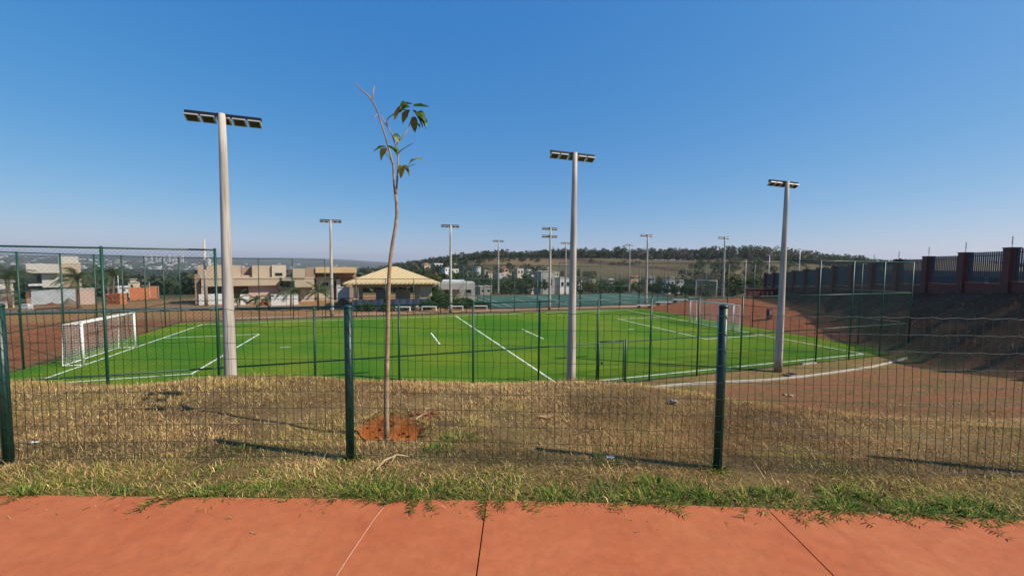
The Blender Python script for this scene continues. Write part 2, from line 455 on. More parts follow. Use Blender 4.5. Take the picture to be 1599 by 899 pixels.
def terrain(X, Y):
    X = np.asarray(X, float); Y = np.asarray(Y, float)
    u = EX * X + EY * Y; v = -EY * X + EX * Y
    d = np.hypot(X, Y)
    a = np.arctan2(X, np.maximum(Y, 0.01))
    # far country
    Rw = sstep(-0.52, -0.02, a)
    far = np.interp(d, *RK) * Rw + np.interp(d, *LK) * (1 - Rw)
    far = far - 13 * sstep(.50, .85, a) * sstep(220, 430, d)
    far = far + (vnoise(X, Y, 90, 3) - 0.5) * 3.0 * sstep(90, 250, d) + (vnoise(X, Y, 420, 5) - 0.5) * 14 * sstep(300, 1500, d)
    far = far + (vnoise(X, Y, 1700, 8) - 0.5) * 40 * sstep(3800, 6500, d)
    # playing field level with the red cut on the left and the dirt on the right
    z = np.full(X.shape, ZF - 0.02)
    z = z + np.clip((-17.0 - u) * 0.16, 0, 0.75) * (1 - sstep(36, 46, v)) + 0.05 * (vnoise(X, Y, 2.2, 1) - 0.5) * sstep(16.9, 18, -u)
    z = z + np.clip((u - 31.6) * 0.15, 0, 1.1) * (1 - sstep(39.5, 42.5, v))
    z0 = z * 1.0
    z = z * (1 - sstep(58, 95, d)) + far * sstep(58, 95, d)
    court = sstep(9, 11.5, u) * (1 - sstep(49.5, 53, u)) * sstep(40, 42, v) * (1 - sstep(64.5, 70, v))
    z = z * (1 - court) + z0 * court
    # bank below the wall on the right
    dw = wall_x(Y) - X
    zb = wall_z(Y) - np.maximum(dw - 0.5, 0) * (0.62 + 0.1 * vnoise(X, Y, 3.0, 4)) + (0.24 * (vnoise(X, Y, 1.1, 2) - 0.5) + 0.16 * (vnoise(X * .35, Y, .55, 6) - .5)) * sstep(0.3, 1.2, dw)
    zb = np.where(dw < 0, wall_z(Y), zb)
    near = 1 - sstep(62, 80, Y)
    # behind the wall the land keeps the wall's level, then joins the far country
    back = 1 - sstep(15, 60, -dw)
    zb = np.where(dw < 0, wall_z(Y) * back + np.maximum(far, -4) * (1 - back), zb)
    z = np.where(near > 0, np.maximum(z, zb * near + z * (1 - near)), z)
    # near terrace with the path, falling to the field
    k = sstep(0.2, 6.5, X)
    Ye = 4.35 - 0.7 * k
    Yt = np.maximum((13.0 + EY * X) / EX, Ye + 3.2)
    t = np.clip((Y - Ye) / (Yt - Ye), 0, 1)
    prof = (t * t * (3 - 2 * t)) * (1 - k) + k * (1 - (1 - t) ** 1.3)
    zn = (ZF - 0.02) * prof
    bump = 0.10 * (vnoise(X, Y, 1.7, 11) - 0.5) + 0.035 * (vnoise(X, Y, 0.45, 12) - 0.5)
    zn = zn + bump * sstep(2.7, 4.0, Y) * (1 - sstep(0.75, 1.0, t))
    zn = zn + 0.10 * np.exp(-(((X + 3.4) / 1.2) ** 2 + ((Y - 5.0) / 0.6) ** 2))
    zn = zn - 0.015
    # planting pit of the sapling
    q = pit_q(X, Y)
    zn = zn - 0.060 * (1 - sstep(0.45, 1.1, q)) + 0.045 * np.exp(-((q - 1.3) / 0.22) ** 2) * (Y > SAP[1] - .05) * (.4 + vnoise(X, Y, .12, 36)) + 0.035 * (vnoise(X, Y, .07, 35) - .5) * (q < 1.5)
    zn = zn + 0.10 * np.exp(-(((X - SAP[0] + .02) / .34) ** 2 + ((Y - SAP[1] - .27) / .13) ** 2)) * (.5 + vnoise(X, Y, .14, 37))
    z = np.where(t < 1, np.maximum(zn, z), z)
    return z

def tz(x, y): return float(terrain(np.array([x]), np.array([y]))[0])

def geo(start, end, first, ratio):
    out = []; p = start; s = first
    while p < end:
        p += s; s *= ratio; out.append(p)
    return out
gx = np.array([-q for q in geo(9, 9300, 0.35, 1.065)][::-1] + list(np.arange(-9, 16, 0.16)) + geo(16, 9300, 0.2, 1.055))
gx = np.unique(np.concatenate([gx[(gx < -2.1) | (gx > 0.0)], np.arange(-2.1, 0.0, 0.035)]))
gy = np.array([-40, -25, -12, -6, -2, 0.5, 1.6] + list(np.arange(2.2, 8.2, 0.1)) + list(np.arange(8.2, 60, 0.36)) + geo(60, 9200, 0.5, 1.05))
gy = np.unique(np.concatenate([gy[(gy < 2.98) | (gy > 4.0)], np.arange(2.98, 4.0, 0.035)]))
GX, GY = np.meshgrid(gx, gy)
GZ = terrain(GX, GY)
def ground_cols(X, Y):
    u = EX * X + EY * Y; v = -EY * X + EX * Y; d = np.hypot(X, Y)
    a = np.arctan2(X, np.maximum(Y, 0.01))
    def C(*c): return np.array(c)
    def mix(A, B, m_): return A * (1 - m_[..., None]) + B * m_[..., None]
    sh = X.shape
    A = np.ones(sh + (3,)) * C(0.150, 0.090, 0.042); B = np.ones(sh + (3,)) * C(0.27, 0.180, 0.075)
    # bare dirt on the right hand slope and around the field
    m_ = sstep(5.6, 8.0, Y + 1.2 * (vnoise(X, Y, 0.9, 21) - 0.5)) * sstep(1.0, 5, X)
    A = mix(A, C(0.30, 0.120, 0.058), m_); B = mix(B, C(0.20, 0.128, 0.052), m_)
    # margins of the field: olive grass
    m_ = sstep(12.6, 12.9, v) * (u > -18) * (u < 33)
    A = mix(A, C(0.17, 0.145, 0.045), m_); B = mix(B, C(0.25, 0.15, 0.065), m_)
    # right of the field : red dirt
    m_ = sstep(31.0, 32.0, u + 1.2 * (vnoise(X, Y, 1.5, 22) - 0.5)) * sstep(13.5, 16, v) * (1 - sstep(42.5, 44, v))
    A = mix(A, C(0.31, 0.105, 0.05), m_); B = mix(B, C(0.23, 0.085, 0.042), m_)
    # foot and face of the bank
    dw = wall_x(Y) - X
    m_ = (1 - sstep(4.6, 5.6, dw)) * sstep(8, 14, Y) * (1 - sstep(60, 70, Y))
    A = mix(A, C(0.19, 0.10, 0.05), m_); B = mix(B, C(0.17, 0.065, 0.035), m_)
    # left: red soil then straw grass
    m_ = sstep(16.6, 17.2, -u) * (v > 10)
    A = mix(A, C(0.34, 0.115, 0.045), m_); B = mix(B, C(0.25, 0.10, 0.045), m_)
    m_ = sstep(41, 44, v) * (u < 60)
    A = mix(A, C(0.36, 0.165, 0.07), m_); B = mix(B, C(0.27, 0.18, 0.08), m_)
    m_ = sstep(23, 27, -u) * (Y > 20) * (1 - sstep(47.5, 50, v))
    A = mix(A, C(0.30, 0.20, 0.075), m_); B = mix(B, C(0.36, 0.15, 0.06), m_)
    # far country
    m_ = sstep(80, 115, d)
    Rw = sstep(-0.30, 0.10, a)
    fr = mix(np.ones(sh + (3,)) * C(0.060, 0.068, 0.030), np.ones(sh + (3,)) * C(0.165, 0.115, 0.058), Rw)
    fr = mix(fr, C(0.075, 0.075, 0.035), (1 - sstep(180, 270, d)) * 0.8)
    fb = mix(np.ones(sh + (3,)) * C(0.090, 0.090, 0.042), np.ones(sh + (3,)) * C(0.115, 0.100, 0.045), Rw)
    # dark strip of turned earth climbing the far slope
    strip = np.exp(-((d - (445 - 520 * (a - 0.13))) / 19) ** 2) * sstep(0.03, 0.12, a) * (1 - sstep(0.48, 0.6, a))
    fr = mix(fr, C(0.060, 0.030, 0.022), strip); fb = mix(fb, C(0.075, 0.036, 0.026), strip)
    red = np.exp(-((d - 400) / 26) ** 2) * sstep(-0.22, -0.1, a) * (1 - sstep(0.1, 0.2, a))
    fr = mix(fr, C(0.24, 0.12, 0.075), red)
    A = mix(A, fr, m_); B = mix(B, fb, m_)
    big_ = (.72 + .56 * vnoise(X, Y, 55, 80)) * sstep(150, 220, d) + (1 - sstep(150, 220, d))
    A = A * big_[..., None]; B = B * big_[..., None]
    # pit soil
    q = pit_q(X, Y)
    m_ = 1 - sstep(0.8, 1.1, q)
    A = mix(A, C(0.47, 0.150, 0.032), m_); B = mix(B, C(0.36, 0.115, 0.03), m_)
    return A, B
CA, CB = ground_cols(GX, GY)
nx, ny = len(gx), len(gy)
I = (np.arange(ny - 1)[:, None] * nx + np.arange(nx - 1)[None, :]).ravel()
FQ = np.stack([I, I + 1, I + nx + 1, I + nx], 1)
ground = np_mesh('ground', np.stack([GX, GY, GZ], -1).reshape(-1, 3), FQ, M['ground'], None,
                 {'Col': CA.reshape(-1, 3), 'Col2': CB.reshape(-1, 3)}, smooth=True)
tag(ground, kind='structure')

# red path in slabs with open joints
slabs = MB()
def edge_y(x): return 2.405 - 0.018 * max(0, x) - 0.010 * max(0, x) ** 2 - 0.004 * min(0, x)
joints = [-9.2, -5.5, -3.66, -1.83, -0.17, 1.585, 3.4, 5.2, 9.0]
for a_, b_ in zip(joints[:-1], joints[1:]):
    g0 = 0.004 if a_ == -0.17 or a_ == 1.585 else 0.0015
    g1 = 0.004 if b_ == -0.17 or b_ == 1.585 else 0.0015
    xs = np.linspace(a_ + g0, b_ - g1, 7)
    base = len(slabs.v)
    sk = 0.02
    for zz in (0.0, -0.09):
        for x_ in xs:
            slabs.v.append((x_ + sk, edge_y(x_), zz))
        for x_ in xs:
            slabs.v.append((x_ - 0.10 * (1 if x_ > 0.5 else 0.4), -1.2, zz))
    for i in range(6):
        slabs.f.append((base + i, base + 7 + i, base + 8 + i, base + 1 + i)); slabs.sm.append(False)
        slabs.f.append((base + i, base + 1 + i, base + 15 + i, base + 14 + i)); slabs.sm.append(False)
    slabs.f.append((base, base + 14, base + 21, base + 7)); slabs.sm.append(False)
    slabs.f.append((base + 6, base + 13, base + 27, base + 20)); slabs.sm.append(False)
tag(slabs.build('footpath', M['path']), kind='structure')
mk = MB()
p_ = [(-0.775, 2.36), (-0.80, 2.2), (-0.825, 1.9), (-0.855, 1.4), (-0.87, 0.8)]
for (xa, ya), (xb, yb) in zip(p_[:-1], p_[1:]):
    mk.add([(xa - 0.004, ya, 0.004), (xa + 0.004, ya, 0.004), (xb + 0.004, yb, 0.004), (xb - 0.004, yb, 0.004)], [(3, 2, 1, 0)])
M['scratch'] = pmat('pale_mortar_smear', (0.55, 0.26, 0.14), 0.9, 0.2, 30)
tag(mk.build('mortar_line', M['scratch']), kind='structure')

# playing field, lines, court, paths
def sheet(name, quads, mat, z, frame=True):
    mb = MB()
    for q in quads:
        mb.add([fw(a_, b_, z) if frame else (a_, b_, z) for a_, b_ in q], [(0, 1, 2, 3)])
    return tag(mb.build(name, mat), kind='structure')
def rect(u0, u1, v0, v1): return [(u0, v0), (u1, v0), (u1, v1), (u0, v1)]
sheet('playing_field', [rect(-16.1, 30.9, 14.62, 40.3)], M['turf'], ZF)
ln = []
LW = 0.05
gl, gr, tn, tf = -14.05, 28.0, 15.15, 39.3
ln += [rect(gl - LW, gl + LW, tn, tf), rect(gr - LW, gr + LW, tn, tf)]
ln += [rect(gl + LW + .001, gr - LW - .001, tn, tn + 2 * LW), rect(gl + LW + .001, gr - LW - .001, tf - 2 * LW, tf)]
ln += [rect(7.45 - LW, 7.45 + LW, tn + 2 * LW + .001, tf - 2 * LW - .001)]
pa, pb = 21.85, 32.8
ln += [rect(gl + LW + .001, -8.25, pa - LW, pa + LW), rect(gl + LW + .001, -8.25, pb - LW, pb + LW), rect(-8.25 - 2 * LW, -8.25, pa + LW + .001, pb - LW - .001)]
ln += [rect(22.4, gr - LW - .001, pa - LW, pa + LW), rect(22.4, gr - LW - .001, pb - LW, pb + LW), rect(22.4, 22.4 + 2 * LW, pa + LW + .001, pb - LW - .001)]
ln += [rect(3.78 - LW, 3.78 + LW, 25.4, 29.9), rect(11.1 - LW, 11.1 + LW, 25.2, 29.6)]
ln += [rect(-5.8, -5.2, 27.15, 27.25), rect(19.5, 20.1, 27.03, 27.13)]
sheet('pitch_markings', ln, M['line'], ZF + 0.006)
CU0, CU1, CV0, CV1 = 12.6, 48.5, 44.6, 63.2
sheet('tennis_court', [rect(CU0, CU1, CV0, CV1)], M['court'], ZF + 0.02)
cl = []
for c0 in (14.5, 32.5):
    u0, u1, v0, v1 = c0, c0 + 11.0, 46.0, 62.0
    for uu in (u0, u0 + 1.37, u1 - 1.37, u1):
        cl.append(rect(uu - .04, uu + .04, v0 + .05, v1 - .05))
    for vv in (v0, 50.0, 58.0, v1):
        cl.append(rect(u0 - .04, u1 + .04, vv - .04, vv + .04)) if vv in (v0, v1) else cl.append(rect(u0 + 1.42, u1 - 1.42, vv - .04, vv + .04))
    cl.append(rect(u0 + 5.46, u0 + 5.54, 50.05, 57.95))
sheet('court_markings', cl, M['line'], ZF + 0.026)
sheet('gravel_path', [rect(-14, 33.0, 41.9, 43.6)], M['tanpath'], ZF + 0.012)
rd = MB()
rp_ = [(-75, 36), (-55, 38.2), (-39, 42.0), (-30, 43.4), (-20, 44.9), (-15.5, 47.5)]
for (xa, ya), (xb, yb) in zip(rp_[:-1], rp_[1:]):
    na = 3.3
    za, zb_ = tz(xa, ya) + .03, tz(xb, yb) + .03
    za2, zb2 = tz(xa, ya + na) + .03, tz(xb, yb + na) + .03
    rd.add([(xa, ya, za), (xb, yb, zb_), (xb, yb + na, zb2), (xa, ya + na, za2)], [(0, 1, 2, 3)])
tag(rd.build('road', M['asphalt']), kind='structure')

# curved white kerb on the near right
kb = MB()
kp = [(4.6, 15.9), (5.8, 16.42), (7.55, 16.95), (9.3, 17.3), (11.9, 17.75), (13.8, 18.3), (16.0, 19.1), (19.05, 20.3), (21.5, 21.55), (23.2, 22.5), (24.3, 23.3)]
for i, (x_, y_) in enumerate(kp):
    a_ = kp[max(i - 1, 0)]; b_ = kp[min(i + 1, len(kp) - 1)]
    tx, ty = b_[0] - a_[0], b_[1] - a_[1]
    l_ = math.hypot(tx, ty); nx_, ny_ = -ty / l_ * 0.035, tx / l_ * 0.035
    for sx, zz in ((-1, ZF - 0.15), (-1, ZF + 0.06), (1, ZF + 0.06), (1, ZF - 0.15)):
        kb.v.append((x_ + nx_ * sx, y_ + ny_ * sx, zz))
for i in range(len(kp) - 1):
    for j in range(3):
        kb.f.append((i * 4 + j, i * 4 + j + 1, i * 4 + 5 + j, i * 4 + 4 + j)); kb.sm.append(False)
tag(kb.build('kerb', M['kerb']), 'curved white concrete kerb strip below the dry slope', 'kerb', kind='structure')

# ------------------------------------------------------------------ haze
hz = MB()
hz.box(-9600, 9700, -60, 9600, float(GZ.min()) - 1.0, 190)
hm = bpy.data.materials.new('haze')
hm.use_nodes = True
hn = hm.node_tree
hn.nodes.remove(hn.nodes['Principled BSDF'])
pv = hn.nodes.new('ShaderNodeVolumePrincipled')
pv.inputs['Color'].default_value = (0.78, 0.83, 0.92, 1)
pv.inputs['Density'].default_value = 0.00010
pv.inputs['Anisotropy'].default_value = 0.2
hn.links.new(pv.outputs[0], hn.nodes['Material Output'].inputs['Volume'])
tag(hz.build('haze', hm), 'thin pale haze over the whole valley', 'haze', kind='stuff')

# ------------------------------------------------------------------ fences round the field
def chain_link(mb_list, O, D, L, H0, H1, s=0.085, r=0.0021):
    """diamond wire segments on the panel O + D*x, z H0..H1"""
    Hh = H1 - H0
    A = []; B = []
    for c in np.arange(-Hh, L, s * math.sqrt(2)):
        t0, t1 = max(0, -c), min(Hh, L - c)
        if t1 - t0 < 0.02: continue
        k = max(1, int((t1 - t0) / 0.8))
        ts = np.linspace(t0, t1, k + 1)
        for a_, b_ in zip(ts[:-1], ts[1:]):
            A.append((c + a_, a_)); B.append((c + b_, b_))
            A.append((L - c - a_, a_)); B.append((L - c - b_, b_))
    A = np.array(A); B = np.array(B)
    def to3(Q): return np.stack([O[0] + D[0] * Q[:, 0], O[1] + D[1] * Q[:, 0], np.full(len(Q), O[2] + H0) + Q[:, 1]], 1)
    mb_list.append((to3(A), to3(B), r))

def net_build(lst, name, mat, parent):
    Vs, Fs, nb = [], [], 0
    for A, B, r in lst:
        V, F_ = prisms(A, B, r)
        Vs.append(V); Fs.append(F_ + nb); nb += len(V)
    return np_mesh(name, np.concatenate(Vs), np.concatenate(Fs), mat, parent)

HT = [1.87, 3.74, 5.6]
def cage_side(name, label, O, D, posts, runs, mesh_s=0.085, mesh_r=0.0026, r_post=0.038, group=None, rails=HT, bottom=True, cat='fence', skip=None):
    """posts: (s, height); runs: (s0, s1, height)"""
    root = thing(name, label, cat, O, 0, group)
    for s_, h in posts:
        mb = MB()
        mb.tube([(D[0] * s_, D[1] * s_, -0.15), (D[0] * s_, D[1] * s_, h + 0.03)], r_post, 10)
        mb.tube([(D[0] * s_, D[1] * s_, h + 0.03), (D[0] * s_, D[1] * s_, h + 0.05)], [r_post * 1.1, r_post * 0.5], 10)
        mb.build('post', M['steel_green'], root)
    lst = []
    for s0, s1, h in runs:
        for hh in ([0.06] if bottom else []) + [q for q in rails if q <= h + 0.01]:
            if skip and abs(hh - 0.06) < 0.01 and False: continue
            mb = MB()
            mb.tube([(D[0] * s0, D[1] * s0, hh), (D[0] * s1, D[1] * s1, hh)], 0.026 if hh > 0.1 else 0.018, 8)
            mb.build('rail', M['steel_green'], root)
        chain_link(lst, (D[0] * s0, D[1] * s0, 0), D, s1 - s0, 0.04, h - 0.02, mesh_s, mesh_r)
    net_build(lst, 'netting', M['wire_green'], root)
    return root

DU = (EX, EY); DV = (-EY, EX)
SP = 2.751
near_posts = []
for i in range(-5, 13):
    h = 5.6 if (i <= -1 or i >= 8) else 3.74
    near_posts.append((i * SP - 2.06 + 16.2, h))
u_l = -16.2
nf = cage_side('field_fence', 'green chain-link fence along the near side of the football pitch, with a gate', fw(u_l, 14.53, ZF), DU,
               [(max(s_, 0.0), h) for s_, h in near_posts],
               [(0, near_posts[4][0], 5.6), (near_posts[4][0], near_posts[13][0], 3.74), (near_posts[13][0], near_posts[17][0], 5.6)])
# gate in the near fence
gp = near_posts[9][0] + 0.08
gt = MB()
for s_ in (0.0, 1.25):
    gt.tube([(EX * (gp + s_), EY * (gp + s_), 0.05), (EX * (gp + s_), EY * (gp + s_), 1.95)], 0.03, 8)
for h in (0.12, 1.93):
    gt.tube([(EX * gp, EY * gp, h), (EX * (gp + 1.25), EY * (gp + 1.25), h)], 0.03, 8)
go = gt.build('gate', M['steel_green'], nf)
gh_ = MB(); gh_.box(-0.03, 0.03, -0.09, 0.0, -0.06, 0.06, Matrix.Translation((EX * (gp + 0.12), EY * (gp + 0.12) - 0.03, 1.0)))
gh_.build('latch', M['black'], go)
gm = MB()
s_ = gp + 1.36
gm.tube([(EX * s_, EY * s_, -0.1), (EX * s_, EY * s_, 1.98)], 0.045, 8)
gm.build('gate_post', M['steel_green'], nf)

ur = near_posts[17][0] + u_l
cage_side('field_fence', 'tall green chain-link fence behind the left goal, in front of the red soil', fw(u_l, 14.53, ZF), DV,
          [(s_, 5.6) for s_ in np.linspace(2.65, 26.5, 10)], [(0.06, 26.5, 5.6)])
cage_side('field_fence', 'tall green chain-link fence behind the right goal, by the bare red dirt', fw(ur, 14.53, ZF), DV,
          [(s_, 5.6) for s_ in np.linspace(2.65, 26.5, 10)], [(0.06, 26.5, 5.6)])
fp = []
for i in range(-5, 13):
    fp.append((i * SP - 2.06 + 16.2, 5.6 if (i <= -1 or i >= 8) else 3.74))
cage_side('field_fence', 'green chain-link fence along the far side of the football pitch, by the benches', fw(u_l, 41.05, ZF), DU,
          [(max(s_, 0), h) for s_, h in fp[1:-1]], [(0.06, fp[4][0], 5.6), (fp[4][0], fp[13][0], 3.74), (fp[13][0], fp[17][0] - .06, 5.6)], 0.12, 0.0032)
# tennis court cages
tp = np.arange(0, 36.1, 3.0)
cage_side('court_fence', 'tall dark green fence on the near side of the green tennis courts', fw(CU0, CV0 - 0.3, ZF), DU,
          [(s_, 5.2) for s_ in tp], [(0, 36, 5.2)], 0.14, 0.0042, 0.04, None, [2.6, 5.2])
cage_side('court_fence', 'tall dark green fence on the far side of the green tennis courts', fw(CU0, CV1 + 0.3, ZF), DU,
          [(s_, 5.2) for s_ in tp], [(0, 36, 5.2)], 0.16, 0.0045, 0.04, None, [2.6, 5.2])
cage_side('court_fence', 'tall dark green fence on the left end of the tennis courts, by the white block', fw(CU0, CV0 - 0.3, ZF), DV,
          [(s_, 5.2) for s_ in np.arange(3.2, 17, 3.2)], [(0.06, 19.14, 5.2)], 0.14, 0.0042, 0.04, None, [2.6, 5.2])
cage_side('court_fence', 'tall dark green fence on the right end of the tennis courts, towards the brown bank', fw(CU0 + 36, CV0 - 0.3, ZF), DV,
          [(s_, 5.2) for s_ in np.arange(3.2, 17, 3.2)], [(0.06, 19.14, 5.2)], 0.14, 0.0042, 0.04, None, [2.6, 5.2])

# ------------------------------------------------------------------ floodlight poles
def make_pole(name, label, loc, rz, H=9.43, tiers=1, group=None, lamps=5, half=0.97):
    root = thing(name, label, 'floodlight', loc, rz, group)
    mb = MB()
    zs = np.linspace(-0.3, H, 9)
    mb.tube([(0, 0, z) for z in zs], [0.185 - 0.093 * (z / H) for z in zs], 20)
    mb.build('pole', M['concrete'], root)
    for t in range(tiers):
        zt = H - 0.08 - 0.9 * t
        c = MB()
        c.bevbox(-half, half, 0.13, 0.23, zt + 0.03, zt + 0.13, 0.008)
        c.box(-0.13, 0.13, -0.02, 0.128, zt + 0.04, zt + 0.09)
        c.build('crossbar', M['black'], root)
        for k in range(lamps):
            x_ = -half + 0.18 + k * (2 * half - 0.36) / (lamps - 1)
            Mx = Matrix.Translation((x_, 0.21, zt - 0.02)) @ Matrix.Rotation(R(-32), 4, 'X')
            h = MB()
            h.bevbox(-0.172, 0.172, -0.13, 0.13, -0.05, -0.02, 0.008, Mx)
            # raised rim around the glass
            for (xa, xb, ya, yb) in ((-0.172, -0.138, -0.13, 0.13), (0.138, 0.172, -0.13, 0.13), (-0.136, 0.136, -0.13, -0.112), (-0.136, 0.136, 0.112, 0.13)):
                h.box(xa, xb, ya, yb, -0.072, -0.051, Mx)
            for sx in (-0.15, 0.15):
                h.box(sx - 0.012, sx + 0.012, -0.02, 0.02, -0.019, 0.06, Mx)
            fl = h.build('floodlight', M['alu'], root)
            g_ = MB()
            g_.box(-0.134, 0.134, -0.11, 0.11, -0.066, -0.0515, Mx)
            for sx in (-0.06, 0.06):
                g_.bevbox(sx - 0.02, sx + 0.02, -0.03, 0.03, -0.076, -0.067, 0.003, Mx)
            g_.build('lens', M['lens'], fl)
    return root

P = {}
base = make_pole('floodlight_pole', 'concrete floodlight pole nearest the viewer, large, in front of the left part of the pitch', (*fw(-4.31, 13.9)[:2], ZF + .15), YAW)
def pole(u, v, label, dz=0.0):
    x_, y_, _ = fw(u, v)
    return dup(base, (x_, y_, ZF + dz), YAW, label)
pole(7.35, 13.9, 'concrete floodlight pole on the near side of the pitch, beside the small green gate', 0.2)
pole(19.0, 13.9, 'concrete floodlight pole standing between the near right of the pitch and the curved kerb')
pole(-4.31, 41.6, 'concrete floodlight pole behind the far fence, left of the hip roofed pavilion')
pole(7.35, 41.6, 'concrete floodlight pole behind the far fence, in front of the white service block')
make_pole('floodlight_pole', 'concrete pole with two tiers of floodlights between pitch and tennis courts', (*fw(19.0, 41.6)[:2], ZF), YAW, 9.6, 2)
pole(34.0, 43.4, 'concrete floodlight pole on the near edge of the tennis courts, tallest against the ridge')
pole(46.2, 42.3, 'concrete floodlight pole beyond the right goal, near the brown bank')
pole(19.5, 63.9, 'concrete floodlight pole on the far court edge, left of the two tier pole')
pole(32.3, 63.9, 'concrete floodlight pole on the far court edge, just left of the middle near pole')
pole(46.0, 63.9, 'concrete floodlight pole on the far court edge, farthest right, before the ridge')

# ------------------------------------------------------------------ goals
def make_goal(label, loc, rz, width):
    """mouth faces +x; posts at y +-width/2"""
    root = thing('football_goal', label, 'goal', loc, rz)
    h, dp, r = 2.13, 0.8, 0.055
    for s_ in (-1, 1):
        mb = MB(); mb.tube([(0, s_ * width / 2, 0), (0, s_ * width / 2, h)], r, 12); mb.build('goalpost', M['white'], root)
    mb = MB(); mb.tube([(0, -width / 2 - r, h), (0, width / 2 + r, h)], r, 12); mb.build('crossbar', M['white'], root)
    mb = MB()
    for s_ in (-1, 1):
        mb.tube([(-0.05, s_ * width / 2, h - 0.02), (-dp * 0.9, s_ * width / 2, h - 0.06), (-dp, s_ * width / 2, 0.04), (0, s_ * width / 2, 0.03)], 0.02, 8)
    mb.tube([(-dp * 0.9, -width / 2, h - 0.06), (-dp * 0.9, width / 2, h - 0.06)], 0.016, 8)
    mb.tube([(-dp, -width / 2, 0.04), (-dp, width / 2, 0.04)], 0.025, 8)
    mb.build('rear_frame', M['white'], root)
    A, B = [], []
    ny_ = int(width / 0.13); nz = 16
    def back_(y, t): # t 0 bottom .. 1 top
        sag = 0.05 * math.sin(math.pi * t) * math.sin(math.pi * (y / width + 0.5))
        return (-dp + dp * 0.1 * t - sag, y, 0.05 + (h - 0.11) * t)
    ys = np.linspace(-width / 2, width / 2, ny_ + 1)
    ts = np.linspace(0, 1, nz + 1)
    for y in ys:
        for a_, b_ in zip(ts[:-1], ts[1:]): A.append(back_(y, a_)); B.append(back_(y, b_))
        A.append((-dp * 0.9, y, h - 0.06)); B.append((-0.03, y, h - 0.02))
    for t in ts:
        for a_, b_ in zip(ys[:-1], ys[1:]): A.append(back_(a_, t)); B.append(back_(b_, t))
        for s_ in (-1, 1):
            A.append(back_(s_ * width / 2, t)); B.append((-0.02, s_ * width / 2, back_(0, t)[2] + 0.04 * t))
    for k in range(1, 6):
        x_ = -dp * 0.9 * k / 6
        A.append((x_, -width / 2, h - 0.05)); B.append((x_, width / 2, h - 0.05))
        for s_ in (-1, 1):
            A.append((x_ * 1.05, s_ * width / 2, 0.04)); B.append((x_, s_ * width / 2, h - 0.05))
    net_build([(np.array(A), np.array(B), 0.0042)], 'net', M['net'], root)
    return root
make_goal('white football goal with net at the left end of the pitch', fw(-14.0, 27.35, ZF + 0.01), YAW, 4.4)
make_goal('white football goal with net at the right end, partly behind the near fence post', fw(27.75, 26.65, ZF + 0.01), YAW + math.pi, 4.7)

# goal with backboard on the court area far right
def court_goal():
    root = thing('court_goal', 'grey framed goal with backboard beyond the tennis courts', 'goal', fw(51.5, 50.5, ZF), YAW + 0.5)
    for s_ in (-1, 1):
        mb = MB(); mb.tube([(0, s_ * 1.6, 0), (0, s_ * 1.6, 3.0)], 0.07, 8); mb.build('goalpost', M['concrete_white'], root)
    mb = MB(); mb.tube([(0, -1.6, 3.0), (0, 1.6, 3.0)], 0.06, 8); mb.build('crossbar', M['concrete_white'], root)
    lst = []
    chain_link(lst, (0, -1.6, 0), (0, 1), 3.2, 0.1, 2.95, 0.14, 0.004)
    net_build(lst, 'net', M['net'], root)

# ------------------------------------------------------------------ foreground fence
FP = [(-9.0, 2.72), (-6.3, 2.78), (-3.77, 2.84), (-1.25, 2.955), (1.56, 2.85), (4.2, 2.76), (6.9, 2.68)]
root = thing('wire_fence', 'low dark green welded wire fence in the foreground between path and slope', 'fence', (0, 0, 0))
for i, (x_, y_) in enumerate(FP):
    mb = MB()
    zb_ = tz(x_, y_)
    h = 1.165 + (0.04 if i == 4 else 0)
    mb.tube([(x_, y_, zb_ - 0.1), (x_, y_, h)], 0.031, 18)
    po = mb.build('post', M['post_green'], root)
    mb = MB()
    mb.tube([(x_, y_, h + 0.001), (x_, y_, h + 0.012), (x_, y_, h + 0.022)], [0.034, 0.033, 0.020], 18)
    mb.build('post_cap', M['post_green'], po)
A, B = [], []
AT, BT = [], []
off = 0.040
for (xa, ya), (xb, yb) in zip(FP[:-1], FP[1:]):
    L = math.hypot(xb - xa, yb - ya)
    dx, dy = (xb - xa) / L, (yb - ya) / L
    nx_, ny_ = dy, -dx
    zz0 = 0.03
    nh = 10
    hs = [zz0 + k * (1.15 - zz0) / (nh - 1) for k in range(nh)]
    nvv = int(round(L / 0.0585))
    def pt(s_, h, j=0.0):
        bow = 0.012 * math.sin(math.pi * s_ / L) * math.sin(h * 3 + xa)
        return (xa + dx * s_ + nx_ * (off * 0 + 0.034 + bow), ya + dy * s_ + ny_ * (0.034 + bow), h + j)
    ss = np.linspace(0, L, nvv + 1)
    jit = rng.normal(0, 0.0035, (nvv + 1, nh))
    jz = rng.normal(0, 0.0025, (nvv + 1, nh))
    for k in range(nvv + 1):
        for q in range(nh - 1):
            A.append(pt(ss[k] + jit[k, q], hs[q])); B.append(pt(ss[k] + jit[k, q + 1], hs[q + 1]))
    for q in range(nh):
        for k in range(nvv):
            sag = 0.004 * math.sin(ss[k] * 4 + q)
            if q == nh - 1:
                w0 = 0.006 * math.sin(k * math.pi / 1.5); w1 = 0.006 * math.sin((k + 1) * math.pi / 1.5)
                AT.append(pt(ss[k], hs[q], w0)); BT.append(pt(ss[k + 1], hs[q], w1))
            else:
                A.append(pt(ss[k], hs[q], jz[k, q])); B.append(pt(ss[k + 1], hs[q], jz[k + 1, q]))
net_build([(np.array(A), np.array(B), 0.0020), (np.array(AT), np.array(BT), 0.0024)], 'wire_mesh', M['wire_green'], root)

